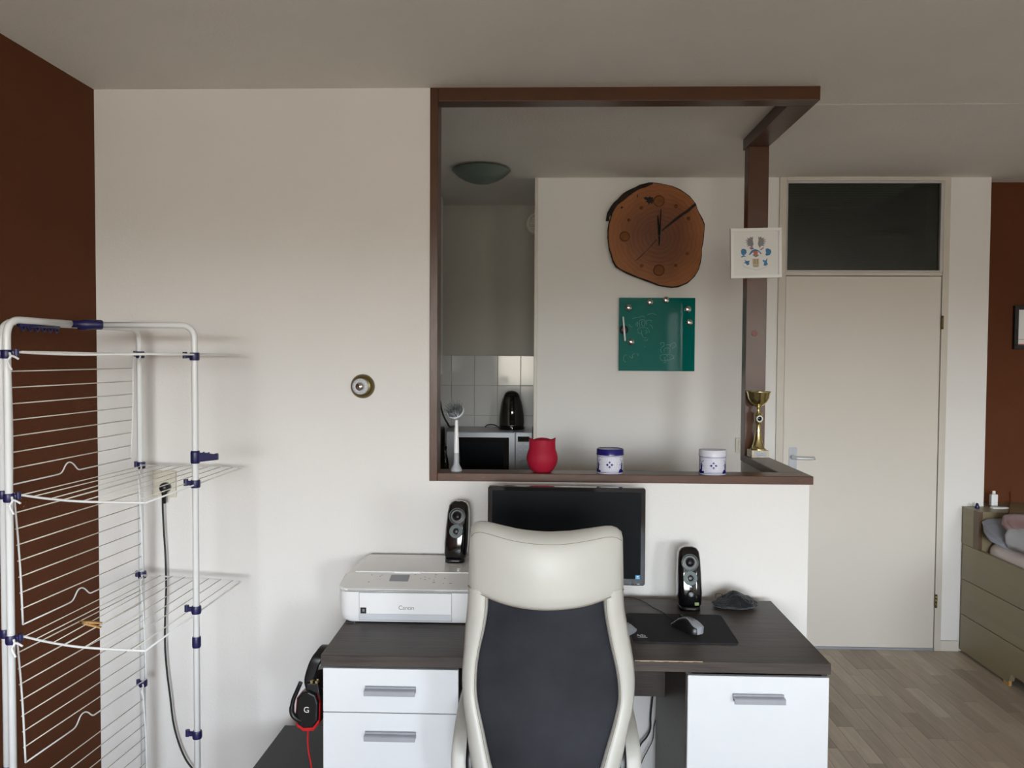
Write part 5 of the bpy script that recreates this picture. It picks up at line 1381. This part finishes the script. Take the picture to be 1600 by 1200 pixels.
blob('pillow', Vector((2.555, 4.175, .700)), (.29, .14, .045), Matrix.Rotation(-.10, 4, 'Z') @ tilt_, M['pillow2'], 'blue-grey pillow under the pink one, showing at its left corner', 'pillow', amp=.08, seed=3)
blob('pillow', Vector((2.60, 4.11, .735)), (.30, .145, .050), Matrix.Rotation(.16, 4, 'Z') @ tilt_ @ Matrix.Rotation(.05, 4, 'Y'), M['pillow'], 'dusty pink pillow lying on top against the headboard', 'pillow', amp=.08, seed=6)
blob('duvet', Vector((2.70, 3.86, .722)), (.385, .30, .075), Matrix.Rotation(-.12, 4, 'Z') @ Matrix.Rotation(-.06, 4, 'Y'), M['duvet'], 'grey patterned duvet bunched up on the mattress', 'duvet', amp=.14, seed=9)
b = BM()
edge = [(2.318, 4.07, .742), (2.325, 4.00, .745), (2.33, 3.9, .742), (2.335, 3.78, .735), (2.34, 3.65, .73)]
rings = []
for p in spline(edge, 5):
    rings.append([p+Vector((x, 0, z)) for x, z in ((-.012, -.085), (-.026, -.06), (-.030, -.02), (-.018, .008), (.02, .018), (.05, .016), (.05, .006), (.01, 0), (-.010, -.02), (-.008, -.06))])
loft(b, rings); tag(obj('folded_sheet', b, M['duvet2'], smooth_angle=180), 'pale grey folded sheet along the left edge of the duvet', 'sheet')

# things on the headboard shelf
bc_ = at(1552, 789, 4.50)
bt = thing('white_bottle', (bc_.x, 4.50, zh), 'small white bottle with a cap on the headboard shelf', 'bottle')
b = BM(); box(b, bc_.x-.016, bc_.x+.018, 4.488, 4.512, zh, zh+.062, .003, 2); obj('body', b, M['white_pl'], bt)
b = BM(); lathe(b, [(0, .062), (.0085, .062), (.0085, .080), (.0075, .081), (0, .081)], 16, (bc_.x+.001, 4.50, zh)); obj('cap', b, M['white_gloss'], bt)
b = BM(); box(b, bc_.x-.022, bc_.x-.017, 4.49, 4.515, zh, zh+.066, .001, 1); obj('carton', b, M['offwhite_pl'], bt) if False else b.free()
c = at(1560, 793.5, 4.42)
b = BM(); box(b, c.x-.038, c.x+.045, 4.40, 4.43, zh, zh+.008, .001, 1); tag(obj('white_case', b, M['white_pl']), 'flat white strip lying on the headboard shelf beside the bottle', 'case')
c = at(1527, 793, 4.42)
b = BM(); lathe(b, [(0, 0), (.011, 0), (.012, .006), (.008, .018), (.005, .026), (0, .028)], 14, (c.x-.001, 4.42, zh)); tag(obj('blue_stopper', b, M['navy']), 'tiny dark blue stopper at the left end of the headboard shelf', 'stopper')
b = BM(); P = [at(u, v, 4.40) for u, v in ((1579, 770), (1579, 785), (1575, 792))]+[Vector((2.435, 4.303, zh+.001)), Vector((2.41, 4.302, zh-.03))]
P[0].y = P[1].y = 4.6; P[0] = at(1579, 768, 4.6); P[1] = at(1579, 783, 4.6); P[2] = Vector((at(1577, 789, 4.5).x, 4.5, zh+.004)); 
tube(b, spline(P, 5), .0022, 6); tag(obj('red_cord', b, M['dkred']), 'thin dark red cord running over the headboard', 'cord')

# black framed picture on the brown wall
f0, f1 = at(1586, 477.5, YB-.02), at(1700, 546, YB-.02)
fp = thing('framed_certificate', ((f0.x+.2), YB, f1.z), 'black framed print on the brown wall above the bed', 'picture')
fwid = .40; bar = .022
for x0, x1, z0, z1 in ((f0.x, f0.x+fwid, f0.z-bar, f0.z), (f0.x, f0.x+fwid, f1.z, f1.z+bar), (f0.x, f0.x+bar, f1.z+bar, f0.z-bar), (f0.x+fwid-bar, f0.x+fwid, f1.z+bar, f0.z-bar)):
    b = BM(); box(b, x0, x1, YB-.022, YB-.0005, z0, z1, .001, 1); obj('frame_bar', b, M['black_pl'], fp)
b = BM(); box(b, f0.x+bar, f0.x+fwid-bar, YB-.012, YB-.001, f1.z+bar, f0.z-bar); pa_ = obj('print', b, M['paper'], fp)
b = BM(); box(b, f0.x+bar+.001, f0.x+fwid-bar-.001, YB-.0126, YB-.0119, f1.z+bar+.001, f1.z+bar+.006); box(b, f0.x+bar+.001, f0.x+fwid-bar-.001, YB-.0126, YB-.0119, f1.z+bar+.03, f1.z+bar+.032); obj('printed_line', b, M['redpl'], pa_)
